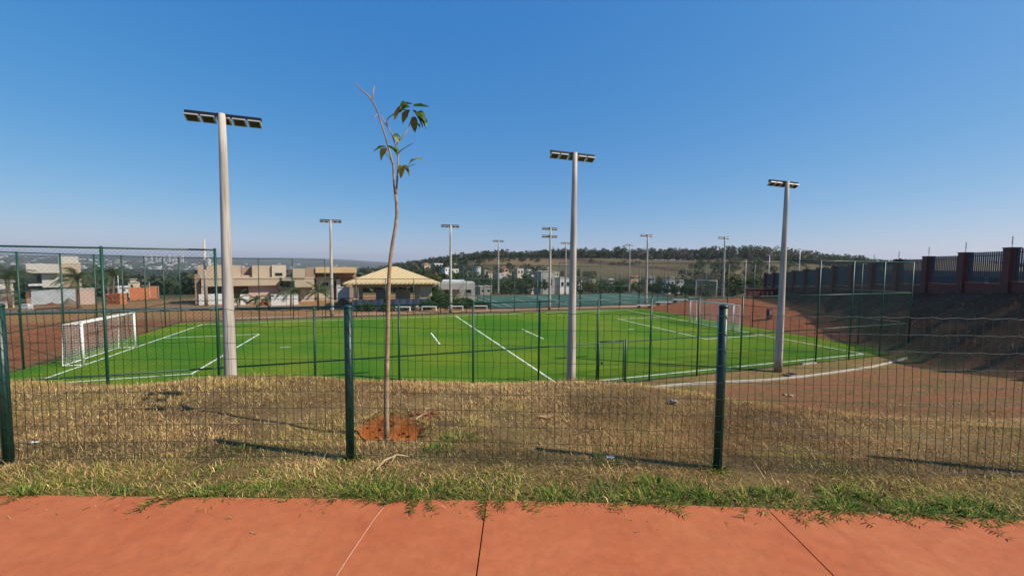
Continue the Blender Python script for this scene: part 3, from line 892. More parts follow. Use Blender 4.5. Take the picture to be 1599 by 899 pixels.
# ------------------------------------------------------------------ sapling
root = thing('sapling', 'thin leaning young tree almost bare of leaves, in a red planting pit', 'tree', (SAP[0], SAP[1], tz(*SAP)))
def S(px, py, dy=0.0):
    p = at(px, py, SAP[1] + dy)
    return (p[0] - SAP[0], p[1] - SAP[1], p[2] - tz(*SAP))
tr = MB()
trunk = [(604, 688), (603.5, 660), (603.5, 600), (605, 540), (606, 480), (607.5, 430), (609.5, 405), (613, 379), (617.5, 355), (619.6, 335), (619.3, 318), (617.6, 304)]
tr.tube([S(*q) for q in trunk], [0.028, 0.0235, 0.0205, 0.0185, 0.017, 0.0158, 0.015, 0.0142, 0.0136, 0.013, 0.0126, 0.013], 12)
def branch(pts, r0, r1):
    rr = np.linspace(r0, r1, len(pts))
    tr.tube([S(*q) for q in pts], list(rr), 8)
branch([(617.4, 306, 0), (615.3, 289, -.01), (613.8, 258, -.03), (607.6, 234, -.05), (602, 214, -.06), (597, 198, -.07), (588.6, 172, -.09), (581, 157, -.1)], 0.0095, 0.0055)
branch([(581, 157, -.1), (573, 147.5, -.12), (564.5, 141, -.13), (559, 135, -.13), (555, 129, -.14)], 0.007, 0.003)
branch([(581, 157, -.1), (582.5, 146, -.08), (584.8, 134, -.06)], 0.0065, 0.003)
branch([(586, 166, -.09), (581, 161.5, -.12)], 0.004, 0.002)
branch([(618.4, 306, 0), (619.6, 289, .02), (621.5, 262, .05), (621.3, 240, .06), (617.5, 226, .06), (612.5, 211, .07), (606, 199, .08), (600.5, 192, .09), (595.5, 181, .1)], 0.0092, 0.0034)
branch([(618, 227.5, .06), (624, 218.5, .1), (632, 210, .14), (637.5, 200.5, .17), (642, 187.5, .2)], 0.007, 0.0035)
branch([(604, 196.5, .08), (604.5, 188, .08), (607.5, 183, .07), (616, 177.5, .05), (622, 173.5, .03), (626, 167, .02)], 0.006, 0.0028)
branch([(621.5, 239, .06), (628, 233.5, .0), (637, 228, -.06), (648, 222, -.1)], 0.005, 0.002)
branch([(621.6, 262, .05), (627, 265, .02), (633, 262, -.03), (642, 258.5, -.08), (650.5, 255.5, -.12)], 0.005, 0.002)
branch([(613.8, 258, -.03), (608, 246, -.1), (603, 240, -.13)], 0.004, 0.002)
branch([(590, 178, -.09), (584, 183.5, -.12), (579, 181, -.14)], 0.003, 0.0018)
tr.build('trunk', M['bark'], root)
Vs, Fs, Cs = [], [], []
def leaf(px, py, dy, length, ang, droop, c, wid=0.62):
    droop *= .62; length *= 1.08
    """broad leaf as a bent blade hanging from its stalk"""
    b0 = np.array(S(px, py, dy))
    d = np.array([math.cos(ang), 0.35 * math.sin(ang * 3.1), math.sin(ang) * 0.3])
    d /= np.linalg.norm(d)
    side = np.cross(d, np.array([0.25 * random.uniform(-1, 1), random.uniform(-.6, .6), 1.0])); side /= np.linalg.norm(side)
    up = np.cross(side, d)
    prof = [(0, 0.02), (0.12, 0.62), (0.32, 0.98), (0.55, 1.0), (0.78, 0.66), (0.92, 0.3), (1.0, 0.02)]
    base = sum(len(v) for v in Vs)
    V, Fl = [], []
    for t, w_ in prof:
        c0 = b0 + d * length * t * (1 - 0.25 * droop * t) - np.array([0, 0, 1]) * length * droop * t * t
        wob = 0.10 * math.sin(t * 9 + px)
        for s_ in (-1, 0, 1):
            V.append(c0 + side * s_ * length * wid * 0.5 * w_ + up * (abs(s_) * 0.16 * w_ * length + wob * 0.06 * s_))
    for i in range(len(prof) - 1):
        for j in range(2):
            Fl.append((base + i * 3 + j, base + i * 3 + j + 1, base + i * 3 + 4 + j, base + i * 3 + 3 + j))
    Vs.append(np.array(V)); Fs.append(np.array(Fl)); Cs.append(np.tile(np.array(c), (len(V), 1)) * rng.uniform(0.8, 1.2, (len(V), 1)))
dk = (0.040, 0.105, 0.022); md = (0.11, 0.18, 0.03); yl = (0.30, 0.30, 0.06); ol = (0.19, 0.19, 0.045)
LV = [(644, 166, .2, .135, .15, .05, dk, .62), (643, 163, .2, .11, 2.9, .35, dk), (641, 168, .2, .12, 3.6, .6, md), (640, 172, .18, .11, 4.3, .8, ol),
      (644, 172, .2, .13, 5.0, .7, md), (648, 176, .22, .13, 5.4, .75, md), (650, 180, .22, .12, 5.1, .8, dk), (634, 172, .1, .10, 3.7, .7, dk), (630, 172, .06, .09, 3.2, .9, md), (627, 171, .03, .09, 4.2, .95, ol), (655, 187, .22, .09, 5.6, .8, yl),
      (652, 184, .22, .10, 5.9, .5, dk), (646, 182, .2, .10, 4.7, .9, ol), (636, 163, .15, .08, 2.6, .3, md),
      (647, 190, .2, .075, 5.2, .9, yl), (613, 211, .07, .085, .3, .7, md), (614, 214, .06, .07, 5.4, .8, yl),
      (603, 230, -.12, .10, 3.4, .6, md), (604, 231, -.12, .09, 4.3, .9, yl), (606, 230, -.1, .10, 5.6, .8, dk), (609, 231, -.1, .09, 6.0, .6, md), (626, 258, .0, .085, 4.6, .9, yl), (628, 260, .0, .085, 5.2, .9, md), (630, 260, .0, .07, 5.8, .8, ol), (649, 248, -.1, .07, .6, .6, yl), (650, 249, -.1, .065, 3.9, .7, ol)]
for q in LV: leaf(*q)
np_mesh('leaves', np.concatenate(Vs), np.concatenate(Fs), M['leaf'], root, {'Col': np.concatenate(Cs)}, smooth=True)

# ------------------------------------------------------------------ foreground grass (nobody could count it)
def blades(P_, L_, W_, lean, az, curl, C_):
    n_ = len(P_)
    H_ = np.stack([np.cos(az), np.sin(az), np.zeros(n_)], 1)
    Wd = np.stack([-np.sin(az), np.cos(az), np.zeros(n_)], 1) * (W_ / 2)[:, None]
    zz = np.array([[0, 0, 1.0]])
    M1 = P_ + (L_ * 0.5)[:, None] * (np.sin(lean)[:, None] * H_ + np.cos(lean)[:, None] * zz)
    l2 = lean + curl
    T_ = M1 + (L_ * 0.5)[:, None] * (np.sin(l2)[:, None] * H_ + np.cos(l2)[:, None] * zz)
    V = np.stack([P_ - Wd, P_ + Wd, M1 + Wd * 0.8, M1 - Wd * 0.8, T_], 1).reshape(-1, 3)
    i = np.arange(n_)[:, None] * 5
    return V, [i + np.array([[0, 1, 2, 3]]), i + np.array([[3, 2, 4]])], np.repeat(C_, 5, 0)

def pick(n_, cols, probs):
    k = rng.choice(len(cols), n_, p=np.array(probs) / sum(probs))
    c = np.array(cols)[k]
    return np.clip(c * rng.uniform(0.45, 1.5, (n_, 1)) * rng.uniform(0.93, 1.07, (n_, 3)), 0, 1)

STRAW = (0.74, 0.54, 0.23); TAN = (0.55, 0.345, 0.15); BROWN = (0.33, 0.185, 0.085); DARKB = (0.15, 0.080, 0.045); OLIVE = (0.33, 0.275, 0.066); GREEN = (0.135, 0.205, 0.034); DGREEN = (0.060, 0.125, 0.022); YEL = (0.66, 0.52, 0.12)
def scatter(n_, x0, x1, y0, y1, keep):
    X = rng.uniform(x0, x1, n_); Y = rng.uniform(y0, y1, n_)
    k = keep(X, Y) > rng.uniform(0, 1, n_)
    return X[k], Y[k]
def pit(X, Y):
    q = pit_q(X, Y)
    q2 = np.hypot((X - SAP[0] - 0.42) / 0.16, (Y - SAP[1] - 0.30) / 0.10)
    return sstep(0.75, 1.15, q) * sstep(0.7, 1.2, q2)
def view(X, Y): return (np.abs(X) < Y * 1.42 + 0.5).astype(float)

Vs, Fs3, Fs4, Cs, nb = [], [], [], [], 0
def push(r):
    global nb
    V, F_, C_ = r
    Vs.append(V); Fs4.append(F_[0] + nb); Fs3.append(F_[1] + nb); Cs.append(C_); nb += len(V)
# dry thatch on the terrace and crest
for (y0, y1, dens, lmin, lmax, wd) in ((2.42, 3.6, 15000, .022, .062, .0026), (3.6, 5.2, 8000, .028, .075, .0034), (5.2, 8.0, 2600, .04, .10, .0055)):
    x0, x1 = -(y1 * 1.42 + .5), y1 * 1.42 + .5
    n_ = int((x1 - x0) * (y1 - y0) * dens)
    def keep(X, Y):
        bare = 1 - (0.62 + .36 * sstep(.35, .6, vnoise(X, Y, .5, 54))) * sstep(5.4, 7.4, Y + 1.4 * (vnoise(X, Y, 0.8, 21) - 0.5)) * sstep(1.2, 4.5, X)
        clump = 0.35 + 0.75 * vnoise(X, Y, 0.16, 41) + 0.2 * vnoise(X, Y, 0.05, 42)
        bald = sstep(0.16, 0.34, vnoise(X, Y, 0.55, 46) + 0.25 * (vnoise(X, Y, 0.13, 47) - 0.5))
        return view(X, Y) * pit(X, Y) * bare * np.clip(clump, 0, 1) * (0.25 + 0.75 * bald)
    X, Y = scatter(n_, x0, x1, y0, y1, keep)
    k = len(X)
    Z = terrain(X, Y)
    tone = vnoise(X, Y, 0.7, 43)
    C_ = pick(k, [STRAW, TAN, BROWN, DARKB, OLIVE, YEL], [.25, .29, .26, .12, .05, .03])
    dark = sstep(0.52, 0.75, vnoise(X, Y, 1.1, 44))
    C_ = C_ * (1 - 0.34 * dark[:, None])
    rb = sstep(-1, 4, X) * .6 + .4 * sstep(.5, .8, vnoise(X, Y, 1.6, 48))
    C_ = C_ * (1 - rb[:, None] * np.array([[.16, .30, .38]]))
    lt = sstep(.55, .8, vnoise(X, Y, .42, 49))
    C_ = C_ * (1 + .28 * lt[:, None])
    gsel = (rng.uniform(0, 1, k) < 0.55 * sstep(0.55, 0.8, vnoise(X, Y, 0.6, 45))) 
    C_[gsel] = pick(int(gsel.sum()), [OLIVE, GREEN, YEL, TAN], [.42, .2, .16, .22])
    vsel = (rng.uniform(0, 1, k) < .62 * (1 - sstep(2.55, 3.0, Y + .5 * (vnoise(X, Y, .4, 53) - .5))))
    C_[vsel] = pick(int(vsel.sum()), [OLIVE, GREEN, YEL, TAN], [.45, .25, .12, .18])
    ysel = (rng.uniform(0, 1, k) < 0.7 * np.exp(-(((X + 3.0) / .55) ** 2 + ((Y - 4.6) / .35) ** 2)))
    C_[ysel] = pick(int(ysel.sum()), [YEL, STRAW], [.6, .4])
    push(blades(np.stack([X, Y, Z - 0.004], 1), rng.uniform(lmin, lmax, k) * (0.6 + 0.8 * tone), wd * rng.uniform(.6, 1.3, k),
                np.clip(rng.normal(1.12, 0.34, k), 0.1, 1.54), rng.uniform(0, 2 * math.pi, k), rng.uniform(0.05, 0.6, k), C_))
# pale dry stalks standing out of the thatch
X, Y = scatter(9000, -9, 9, 2.6, 6.5, lambda X, Y: view(X, Y) * pit(X, Y) * (0.2 + 0.6 * vnoise(X, Y, .5, 50)) * (1 - .8 * sstep(2, 5, X) * sstep(5.3, 6.4, Y)))
k = len(X)
push(blades(np.stack([X, Y, terrain(X, Y) + 0.01], 1), rng.uniform(.06, .17, k), rng.uniform(.0016, .003, k), np.clip(rng.normal(1.15, .35, k), .2, 1.52), rng.uniform(0, 6.28, k), rng.uniform(0, .5, k), pick(k, [STRAW, TAN, YEL], [.6, .3, .1])))
# sparse tufts on the dirt slope, the field margin and the shaded bank
X, Y = scatter(60000, 2, 24, 6, 22, lambda X, Y: sstep(.32, .75, vnoise(X, Y, .5, 51)) * ((-EY * X + EX * Y) < 14.3) * .9)
k = len(X)
push(blades(np.stack([X, Y, terrain(X, Y)], 1), rng.uniform(.04, .10, k), rng.uniform(.006, .012, k), rng.uniform(.2, 1.2, k), rng.uniform(0, 6.28, k), rng.uniform(0, .8, k), pick(k, [TAN, BROWN, OLIVE, GREEN], [.3, .3, .3, .1])))
X, Y = scatter(70000, 19, 40, 14, 58, lambda X, Y: ((wall_x(Y) - X > 0.3) & (wall_x(Y) - X < 5.2)) * (0.25 + .75 * sstep(.3, .7, vnoise(X, Y, 1.0, 52))))
k = len(X)
push(blades(np.stack([X, Y, terrain(X, Y) - .02], 1), rng.uniform(.10, .30, k), rng.uniform(.015, .03, k), rng.uniform(.3, 1.3, k), rng.uniform(0, 6.28, k), rng.uniform(.1, .9, k), pick(k, [BROWN, DARKB, TAN, OLIVE], [.45, .3, .15, .1])))
dg = np_mesh('dry_grass', np.concatenate(Vs), [np.concatenate(Fs4), np.concatenate(Fs3)], M['blade'], None, {'Col': np.concatenate(Cs)})
tag(dg, 'dry straw coloured grass covering the slope behind the wire fence', 'grass', kind='stuff')

Vs, Fs3, Fs4, Cs, nb = [], [], [], [], 0
# green verge along the path
ey = np.vectorize(edge_y)
def keepg(X, Y):
    e = Y - ey(X)
    band = np.where(e < -0.01, 0.0, 1 - sstep(0.12, 0.62, e + 0.25 * (vnoise(X, Y, .5, 60) - .5)))
    return view(X, Y) * (band * (0.10 + 1.1 * sstep(.35, .75, vnoise(X, Y, .22, 61))) + 0.07)
X, Y = scatter(62000, -4.6, 4.6, 2.18, 3.2, keepg)
k = len(X); e = Y - ey(X)
C_ = pick(k, [GREEN, DGREEN, OLIVE, TAN, STRAW], [.34, .12, .30, .14, .10])
push(blades(np.stack([X, Y, terrain(X, Y) - .004], 1), rng.uniform(.03, .085, k) * (.5 + .7 * vnoise(X, Y, .22, 61)), rng.uniform(.003, .0062, k),
            np.clip(rng.normal(.98, .35, k), .05, 1.5), np.where(rng.uniform(0, 1, k) < .35 * (e < .1), -math.pi / 2 + rng.normal(0, .6, k), rng.uniform(0, 6.28, k)), rng.uniform(.2, 1.1, k), C_))
# lush tussocks
tus = []
for _ in range(26):
    x_ = rng.uniform(-3.2, 3.2); tus.append((x_, edge_y(x_) + abs(rng.normal(.05, .10)) + .02, rng.uniform(.06, .14), int(rng.uniform(40, 120))))
tus += [(-3.15, 2.44, .12, 160), (-0.80, 2.46, .17, 330), (-0.95, 2.50, .14, 200), (-0.5, 2.47, .12, 160), (0.28, 2.46, .13, 170), (.9, 2.44, .12, 140), (1.0, 2.62, .12, 140), (2.1, 2.36, .14, 260), (2.5, 2.34, .15, 280),
        (2.9, 2.34, .16, 280), (-1.6, 2.50, .12, 160), (-1.9, 2.47, .1, 110), (-.45, 3.35, .14, 140), (-.6, 3.12, .12, 110), (-1.25, 2.93, .08, 90), (1.56, 2.83, .06, 70), (1.75, 2.5, .12, 150), (.75, 2.95, .1, 80), (-2.2, 3.1, .1, 60)]
for (x_, y_, r_, c_) in tus:
    a_ = rng.uniform(0, 6.28, c_); rr = r_ * np.sqrt(rng.uniform(0, 1, c_))
    X = x_ + rr * np.cos(a_); Y = y_ + rr * np.sin(a_) * .6
    Y = np.maximum(Y, ey(X) + .004)
    push(blades(np.stack([X, Y, terrain(X, Y) - .003], 1), rng.uniform(.045, .11, c_), rng.uniform(.0035, .008, c_), np.clip(rng.normal(.85, .35, c_), .05, 1.45), a_ + rng.normal(0, .5, c_), rng.uniform(.3, 1.2, c_), pick(c_, [GREEN, DGREEN, OLIVE], [.55, .3, .15])))
# runners creeping over the path
def runner(x_, y_, ang, length):
    p = np.array([x_, y_, 0.006]); nst = int(length / .016)
    stem = [p.copy()]
    Pp, Aa = [], []
    for s_ in range(nst):
        ang += rng.normal(0, .16)
        p = p + np.array([math.cos(ang) * .016, math.sin(ang) * .016, 0]); p[2] = 0.006 + .006 * abs(math.sin(s_ * .7 + x_ * 9))
        stem.append(p.copy())
        for sd_ in (-1, 1):
            if rng.uniform() < .72:
                Pp.append(p.copy()); Aa.append(ang + sd_ * rng.uniform(.5, 1.1))
    k_ = len(Pp)
    if k_:
        push(blades(np.array(Pp), rng.uniform(.03, .062, k_), rng.uniform(.005, .009, k_), rng.uniform(.9, 1.45, k_), np.array(Aa), rng.uniform(0, .35, k_), pick(k_, [GREEN, DGREEN, OLIVE, BROWN], [.35, .35, .2, .1])))
    st_ = np.array(stem); D_ = st_[1:] - st_[:-1]
    a2 = np.arctan2(D_[:, 1], D_[:, 0])
    push(blades(st_[:-1], np.full(len(D_), .017), np.full(len(D_), .002), np.full(len(D_), 1.5), a2, np.zeros(len(D_)), pick(len(D_), [OLIVE, BROWN], [.5, .5])))
for (px, ang, L_) in [(590, -1.9, .12), (600, -1.4, .09), (625, -2.2, .14), (640, -1.3, .13), (655, -1.8, .17), (665, -1.1, .15), (690, -1.4, .1), (755, -1.7, .16), (760, -1.5, .17), (768, -1.2, .1), (790, -1.5, .1), (820, -1.2, .12),
                      (845, -1.6, .1), (975, -1.0, .12), (1000, -.8, .16), (1020, -.6, .18), (1045, -.9, .14), (1180, -1.5, .15), (1190, -1.3, .12), (1215, -.6, .2), (1240, -1.2, .14), (1260, -1.5, .16), (1275, -.9, .14), (1300, -.7, .12),
                      (1340, -1.3, .14), (1360, -.7, .16), (1395, -.9, .15), (1430, -.6, .2), (1455, -.5, .26), (1475, -.8, .24), (1490, -.4, .2), (1500, -.9, .2), (1540, -.6, .12), (235, -2.7, .2), (255, -2.5, .14), (280, -2.3, .12), (295, -2.8, .2), (12, -2.2, .12), (440, -1.4, .07), (485, -1.2, .08), (520, -1.9, .09)]:
    x_ = (px - 799.5) / F_PX * 2.38
    runner(x_, edge_y(x_) + .02, ang, L_ * rng.uniform(1.0, 1.4))
    if rng.uniform() < .6: runner(x_ + rng.uniform(-.05, .05), edge_y(x_) + .01, ang + rng.normal(0, .4), L_ * rng.uniform(.6, 1.0))
gg = np_mesh('green_grass', np.concatenate(Vs), [np.concatenate(Fs4), np.concatenate(Fs3)], M['blade'], None, {'Col': np.concatenate(Cs)})
tag(gg, 'green verge grass creeping over the edge of the red path', 'grass', kind='stuff')

# small litter and stones
def pebble(name, label, cat, x_, y_, sx, sy, sz, mat, seed):
    import bmesh
    bm = bmesh.new(); bmesh.ops.create_icosphere(bm, subdivisions=2, radius=1)
    rr = random.Random(seed)
    for q in bm.verts:
        f_ = rr.uniform(.72, 1.15); q.co = Vector((q.co.x * sx * f_, q.co.y * sy * f_, q.co.z * sz * f_))
    me = bpy.data.meshes.new(name); bm.to_mesh(me); bm.free(); me.materials.append(mat)
    o = bpy.data.objects.new(name, me); col.objects.link(o); o.location = (x_, y_, tz(x_, y_) + sz * .6)
    return tag(o, label, cat)
def flake(name, label, cat, x_, y_, L_, W_, mat, rz, z0=None, curl=.4):
    mb = MB(); V = []
    nL = 5
    for i in range(nL + 1):
        t = i / nL
        wv = math.sin(math.pi * min(max(t, .06), .94)) if cat == 'leaf' else 1
        for j in (-1, 0, 1):
            V.append(((t - .5) * L_, j * W_ / 2 * wv, curl * L_ * (t - .5) ** 2 + curl * .3 * W_ * abs(j) + .003 * math.sin(i * 2.3 + j)))
    Fl = [(i * 3 + j, i * 3 + j + 1, i * 3 + j + 4, i * 3 + j + 3) for i in range(nL) for j in range(2)]
    Fb = [tuple(len(V) + q for q in f[::-1]) for f in Fl]
    V2 = V + [(a_, b_, c_ - .0012) for a_, b_, c_ in V]
    mb.add(V2, Fl + Fb, True)
    o = mb.build(name, mat)
    o.location = (x_, y_, (tz(x_, y_) + .012) if z0 is None else z0); o.rotation_euler = (0.1, 0, rz)
    return tag(o, label, cat)
def gnd(px, py):
    p = at(px, py, 3.0)
    d = p - np.array([0, 0, EYE]); t = 1.0
    for _ in range(60):
        q = np.array([0, 0, EYE]) + d * t
        t += (q[2] - tz(q[0], q[1])) / max(-d[2], .05) * .6
    q = np.array([0, 0, EYE]) + d * t
    return float(q[0]), float(q[1])
for (nm, lb, ct, px, py, L_, W_, mt_, rz) in [
    ('paper_scrap', 'white paper scrap in the dry grass beside the leftmost foreground post', 'litter', 54, 693, .05, .03, M['paper'], .3),
    ('paper_scrap', 'white paper scrap in the fence shadow right of the middle of the foreground', 'litter', 953, 716, .06, .035, M['paper'], .1),
    ('dry_leaf', 'curled pale brown leaf on the dry slope in front of the middle floodlight pole', 'leaf', 853, 653, .17, .07, M['dryleaf'], .2),
    ('dry_leaf', 'curled brown leaf at the foot of the right foreground post', 'leaf', 1124, 733, .07, .04, M['dryleaf'], .5),
    ('dry_leaf', 'brown leaf lying in the dry grass at the far right of the slope', 'leaf', 1408, 703, .06, .03, M['dryleaf'], .5)]:
    x_, y_ = gnd(px, py)
    flake(nm, lb, ct, x_, y_, L_, W_, mt_, rz)
flake('dry_leaf', 'small thin dark leaf lying on the red path at the left', 'leaf', -0.83 - .6, 2.08, .05, .008, M['dryleaf'], -.3, .004, .1)
flake('dry_leaf', 'small thin dark leaf lying on the red path right of centre', 'leaf', .72, 2.12, .035, .007, M['dryleaf'], .2, .004, .1)
x_, y_ = gnd(1235, 619); pebble('stone', 'pale stone lying on the dirt slope right of the right post', 'stone', x_, y_, .10, .08, .05, M['stone'], 3)
x_, y_ = gnd(1225, 617); pebble('stone', 'brown clod beside the pale stone on the dirt slope', 'stone', x_, y_, .08, .06, .05, M['stone'], 5)
x_, y_ = gnd(1050, 630); pebble('stone', 'dark earth clod on the slope left of the right foreground post', 'stone', x_, y_, .07, .05, .035, M['trunk'], 9)
st = MB()
st.tube([(-0.96, 2.70, .035), (-.93, 2.80, .055), (-.86, 2.875, .06), (-.78, 2.89, .04)], [.006, .006, .005, .003], 6)
st.tube([(-.87, 2.87, .06), (-.885, 2.80, .03)], [.004, .002], 6)
tag(st.build('dry_stick', M['stick']), 'bent pale dry stick in the grass in front of the sapling', 'stick')
st = MB()
q = gnd(640, 655)
st.tube([(q[0], q[1], tz(*q) + .02), (q[0] + .06, q[1] + .08, tz(*q) + .05), (q[0] + .12, q[1] + .2, tz(q[0], q[1] + .2) + .06)], [.006, .005, .002], 6)
tag(st.build('dry_stick', M['stick']), 'pale dry stick leaning on the red clods right of the sapling', 'stick')
for i, (px, py, s_) in enumerate([(655, 648, .035), (668, 650, .045), (677, 646, .03), (662, 654, .028), (671, 656, .025), (648, 652, .02), (683, 652, .022), (590, 683, .018), (612, 687, .02), (632, 676, .016), (575, 668, .016), (583, 674, .012), (596, 670, .018), (618, 672, .014), (624, 679, .017), (640, 668, .02), (645, 662, .024), (634, 662, .014), (568, 660, .012), (616, 664, .012)]):
    x_, y_ = gnd(px, py)
    o = pebble('soil_clod', 'dark red soil clod heaped on the right rim of the planting pit', 'soil', x_, y_, s_, s_ * .8, s_ * .6, M['redsoil'], 20 + i)
    o['group'] = 'red soil clods by the planting pit'

mb = MB(); mb.bevbox(-.55, .55, -.06, .06, -.05, .06, .01)
o = mb.build('concrete_strip', M['kerb']); o.location = (*at(1263, 571, 21.0)[:2], ZF); o.rotation_euler = (0, 0, YAW)
tag(o, 'short pale concrete strip on the grass between the right pole and the pitch fence', 'kerb')
p_ = at(1236, 588, 18.6)
t_ = thing('drain_cover', 'small dark drain cover set beside the curved kerb by the right pole', 'drain', (p_[0], 18.6, ZF), YAW)
mb = MB(); mb.bevbox(-.32, .32, -.22, .22, -.05, .07, .01); mb.build('surround', M['concrete'], t_)
mb = MB()
for k in range(5): mb.box(-.24 + k * .1, -.18 + k * .1, -.16, .16, .071, .085)
mb.build('grate', M['black'], t_)

# ------------------------------------------------------------------ boundary wall on the right
root = thing('boundary_wall', 'dark red wall with pillars and upright slats running along the top of the bank', 'wall', (0, 0, 0))
Ys = list(np.arange(11.0, 60, 2.95))
wdir = Vector((0.249, 1, 0)).normalized()
ang = math.atan2(0.249, 1)
for i, Yp in enumerate(Ys):
    xp, zp = float(wall_x(Yp)), float(wall_z(Yp))
    Mx = Matrix.Translation((xp, Yp, 0)) @ Matrix.Rotation(-ang, 4, 'Z')
    mb = MB()
    mb.bevbox(-.24, .24, -.24, .24, zp - 1.0, zp + 2.62, .012, Mx)
    mb.bevbox(-.27, .27, -.27, .27, zp + 2.622, zp + 2.68, .01, Mx)
    mb.build('pillar', M['wall_red'], root)
    mb = MB()
    mb.tube([tuple(Mx @ Vector((0, 0, zp + 2.66))), tuple(Mx @ Vector((0, 0, zp + 3.38)))], .013, 6)
    for h in (2.95, 3.1, 3.25):
        mb.tube([tuple(Mx @ Vector((0, 0, zp + h - .025))), tuple(Mx @ Vector((0, 0, zp + h + .025)))], .035, 8)
    mb.build('wire_rod', M['black'], root)
    if i < len(Ys) - 1:
        Yn = Ys[i + 1]; zn_ = float(wall_z(Yn)); zm = (zp + zn_) / 2
        L = math.hypot(float(wall_x(Yn)) - xp, Yn - Yp)
        mb = MB()
        mb.box(-.11, .11, .245, L - .245, zm - 1.2, zm + .58, Mx)
        mb.box(-.15, .15, .245, L - .245, zm + .582, zm + .63, Mx)
        mb.build('base_wall', M['wall_red'], root)
        mb = MB()
        k_ = int((L - .6) / .135)
        for j in range(k_):
            yy = .33 + j * (L - .66) / (k_ - 1)
            mb.box(-.012, .012, yy - .046, yy + .046, zm + .66, zm + 2.56, Mx)
        for h in (.82, 2.3):
            mb.box(.014, .044, .25, L - .25, zm + h, zm + h + .05, Mx)
        mb.build('slat_panel', M['picket'], root)

# red brown planter and marker below the far end of the wall
mb = MB()
p = at(1203, 457, 52)
t_ = thing('brick_planter', 'low dark red wall at the foot of the far bank', 'wall', (p[0], 52, tz(p[0], 52)))
mb.bevbox(-3.0, 3.0, 0, .4, -.4, 1.1, .02); mb.build('wall', M['wall_red'], t_)
mb = MB(); mb.bevbox(-3.1, 3.1, -.06, .46, 1.102, 1.2, .02); mb.build('coping', M['wall_red'], t_)
p = at(1202, 476, 36)
t_ = thing('marker_post', 'short dark red square post on the dirt below the bank', 'post', (p[0], 36, tz(p[0], 36)))
mb = MB(); mb.bevbox(-.18, .18, -.18, .18, -.2, 1.0, .02); mb.build('shaft', M['wall_red'], t_)
mb = MB(); mb.bevbox(-.1, .1, -.19, -.182, .5, .9, .003); mb.build('plate', M['greywall'], t_)
court_goal()

# ------------------------------------------------------------------ vegetation builders
def tree_mesh(h, rc, hc0, nclump, nleaf, ls, cols, probs, seed, trunk_r):
    """returns (trunk MB, leaf arrays) for a broadleaf tree; crown from hc0 to h"""
    r_ = np.random.default_rng(seed)
    tb = MB()
    lean = r_.normal(0, .05, 2)
    top = np.array([lean[0] * h, lean[1] * h, hc0 + (h - hc0) * .55])
    tb.tube([(0, 0, -.3), tuple(top * [.4, .4, .4]), tuple(top)], [trunk_r, trunk_r * .75, trunk_r * .35], 7)
    cc = []
    for _ in range(nclump):
        a_ = r_.uniform(0, 6.28); e_ = r_.uniform(-.55, 1.0)
        rr = r_.uniform(.45, .95)
        c_ = np.array([math.cos(a_) * rc * rr * math.sqrt(max(0, 1 - e_ * e_ * .8)), math.sin(a_) * rc * rr * math.sqrt(max(0, 1 - e_ * e_ * .8)), (hc0 + h) / 2 + e_ * rr * (h - hc0) / 2])
        cc.append(c_)
        if _ % 2 == 0:
            tb.tube([tuple(top * r_.uniform(.55, .95)), tuple((top + c_) / 2 + [0, 0, .1 * rc * r_.uniform(-.5, 1)]), tuple(c_)], [trunk_r * .4, trunk_r * .25, trunk_r * .08], 5)
    cc = np.array(cc)
    k = r_.integers(0, nclump, nleaf)
    cr = rc * r_.uniform(.22, .42, nclump)
    dirs = r_.normal(0, 1, (nleaf, 3)); dirs /= np.linalg.norm(dirs, axis=1, keepdims=True)
    Pc = cc[k] + dirs * (cr[k] * r_.uniform(.15, 1, nleaf) ** .5)[:, None] * [1, 1, .75]
    A_ = r_.normal(0, 1, (nleaf, 3)); A_ /= np.linalg.norm(A_, axis=1, keepdims=True)
    B_ = np.cross(A_, r_.normal(0, 1, (nleaf, 3))); B_ /= np.linalg.norm(B_, axis=1, keepdims=True)
    s_ = ls * r_.uniform(.5, 1.2, nleaf)[:, None]
    V = np.stack([Pc - A_ * s_, Pc + B_ * s_ * .5, Pc + A_ * s_, Pc - B_ * s_ * .5], 1).reshape(-1, 3)
    F_ = np.arange(nleaf)[:, None] * 4 + np.array([[0, 1, 2, 3]])
    ci = r_.choice(len(cols), nclump, p=np.array(probs) / sum(probs))
    C_ = np.array(cols)[ci[k]] * r_.uniform(.7, 1.3, (nleaf, 1))
    return tb, V, F_, np.repeat(C_, 4, 0)

TG = [(0.040, 0.075, 0.022), (0.060, 0.095, 0.028), (0.085, 0.115, 0.035), (0.11, 0.12, 0.045)]
def make_tree(name, label, loc, h, rc, hc0, seed, nclump=16, nleaf=1400, ls=.28, cols=TG, probs=(.35, .35, .2, .1), tr_=.14, group=None, cat='tree'):
    root = thing(name, label, cat, loc, 0, group)
    tb, V, F_, C_ = tree_mesh(h, rc, hc0, nclump, nleaf, ls, cols, probs, seed, tr_)
    tb.build('trunk', M['trunk'], root)
    np_mesh('crown', V, F_, M['leaf'], root, {'Col': C_})
    return root

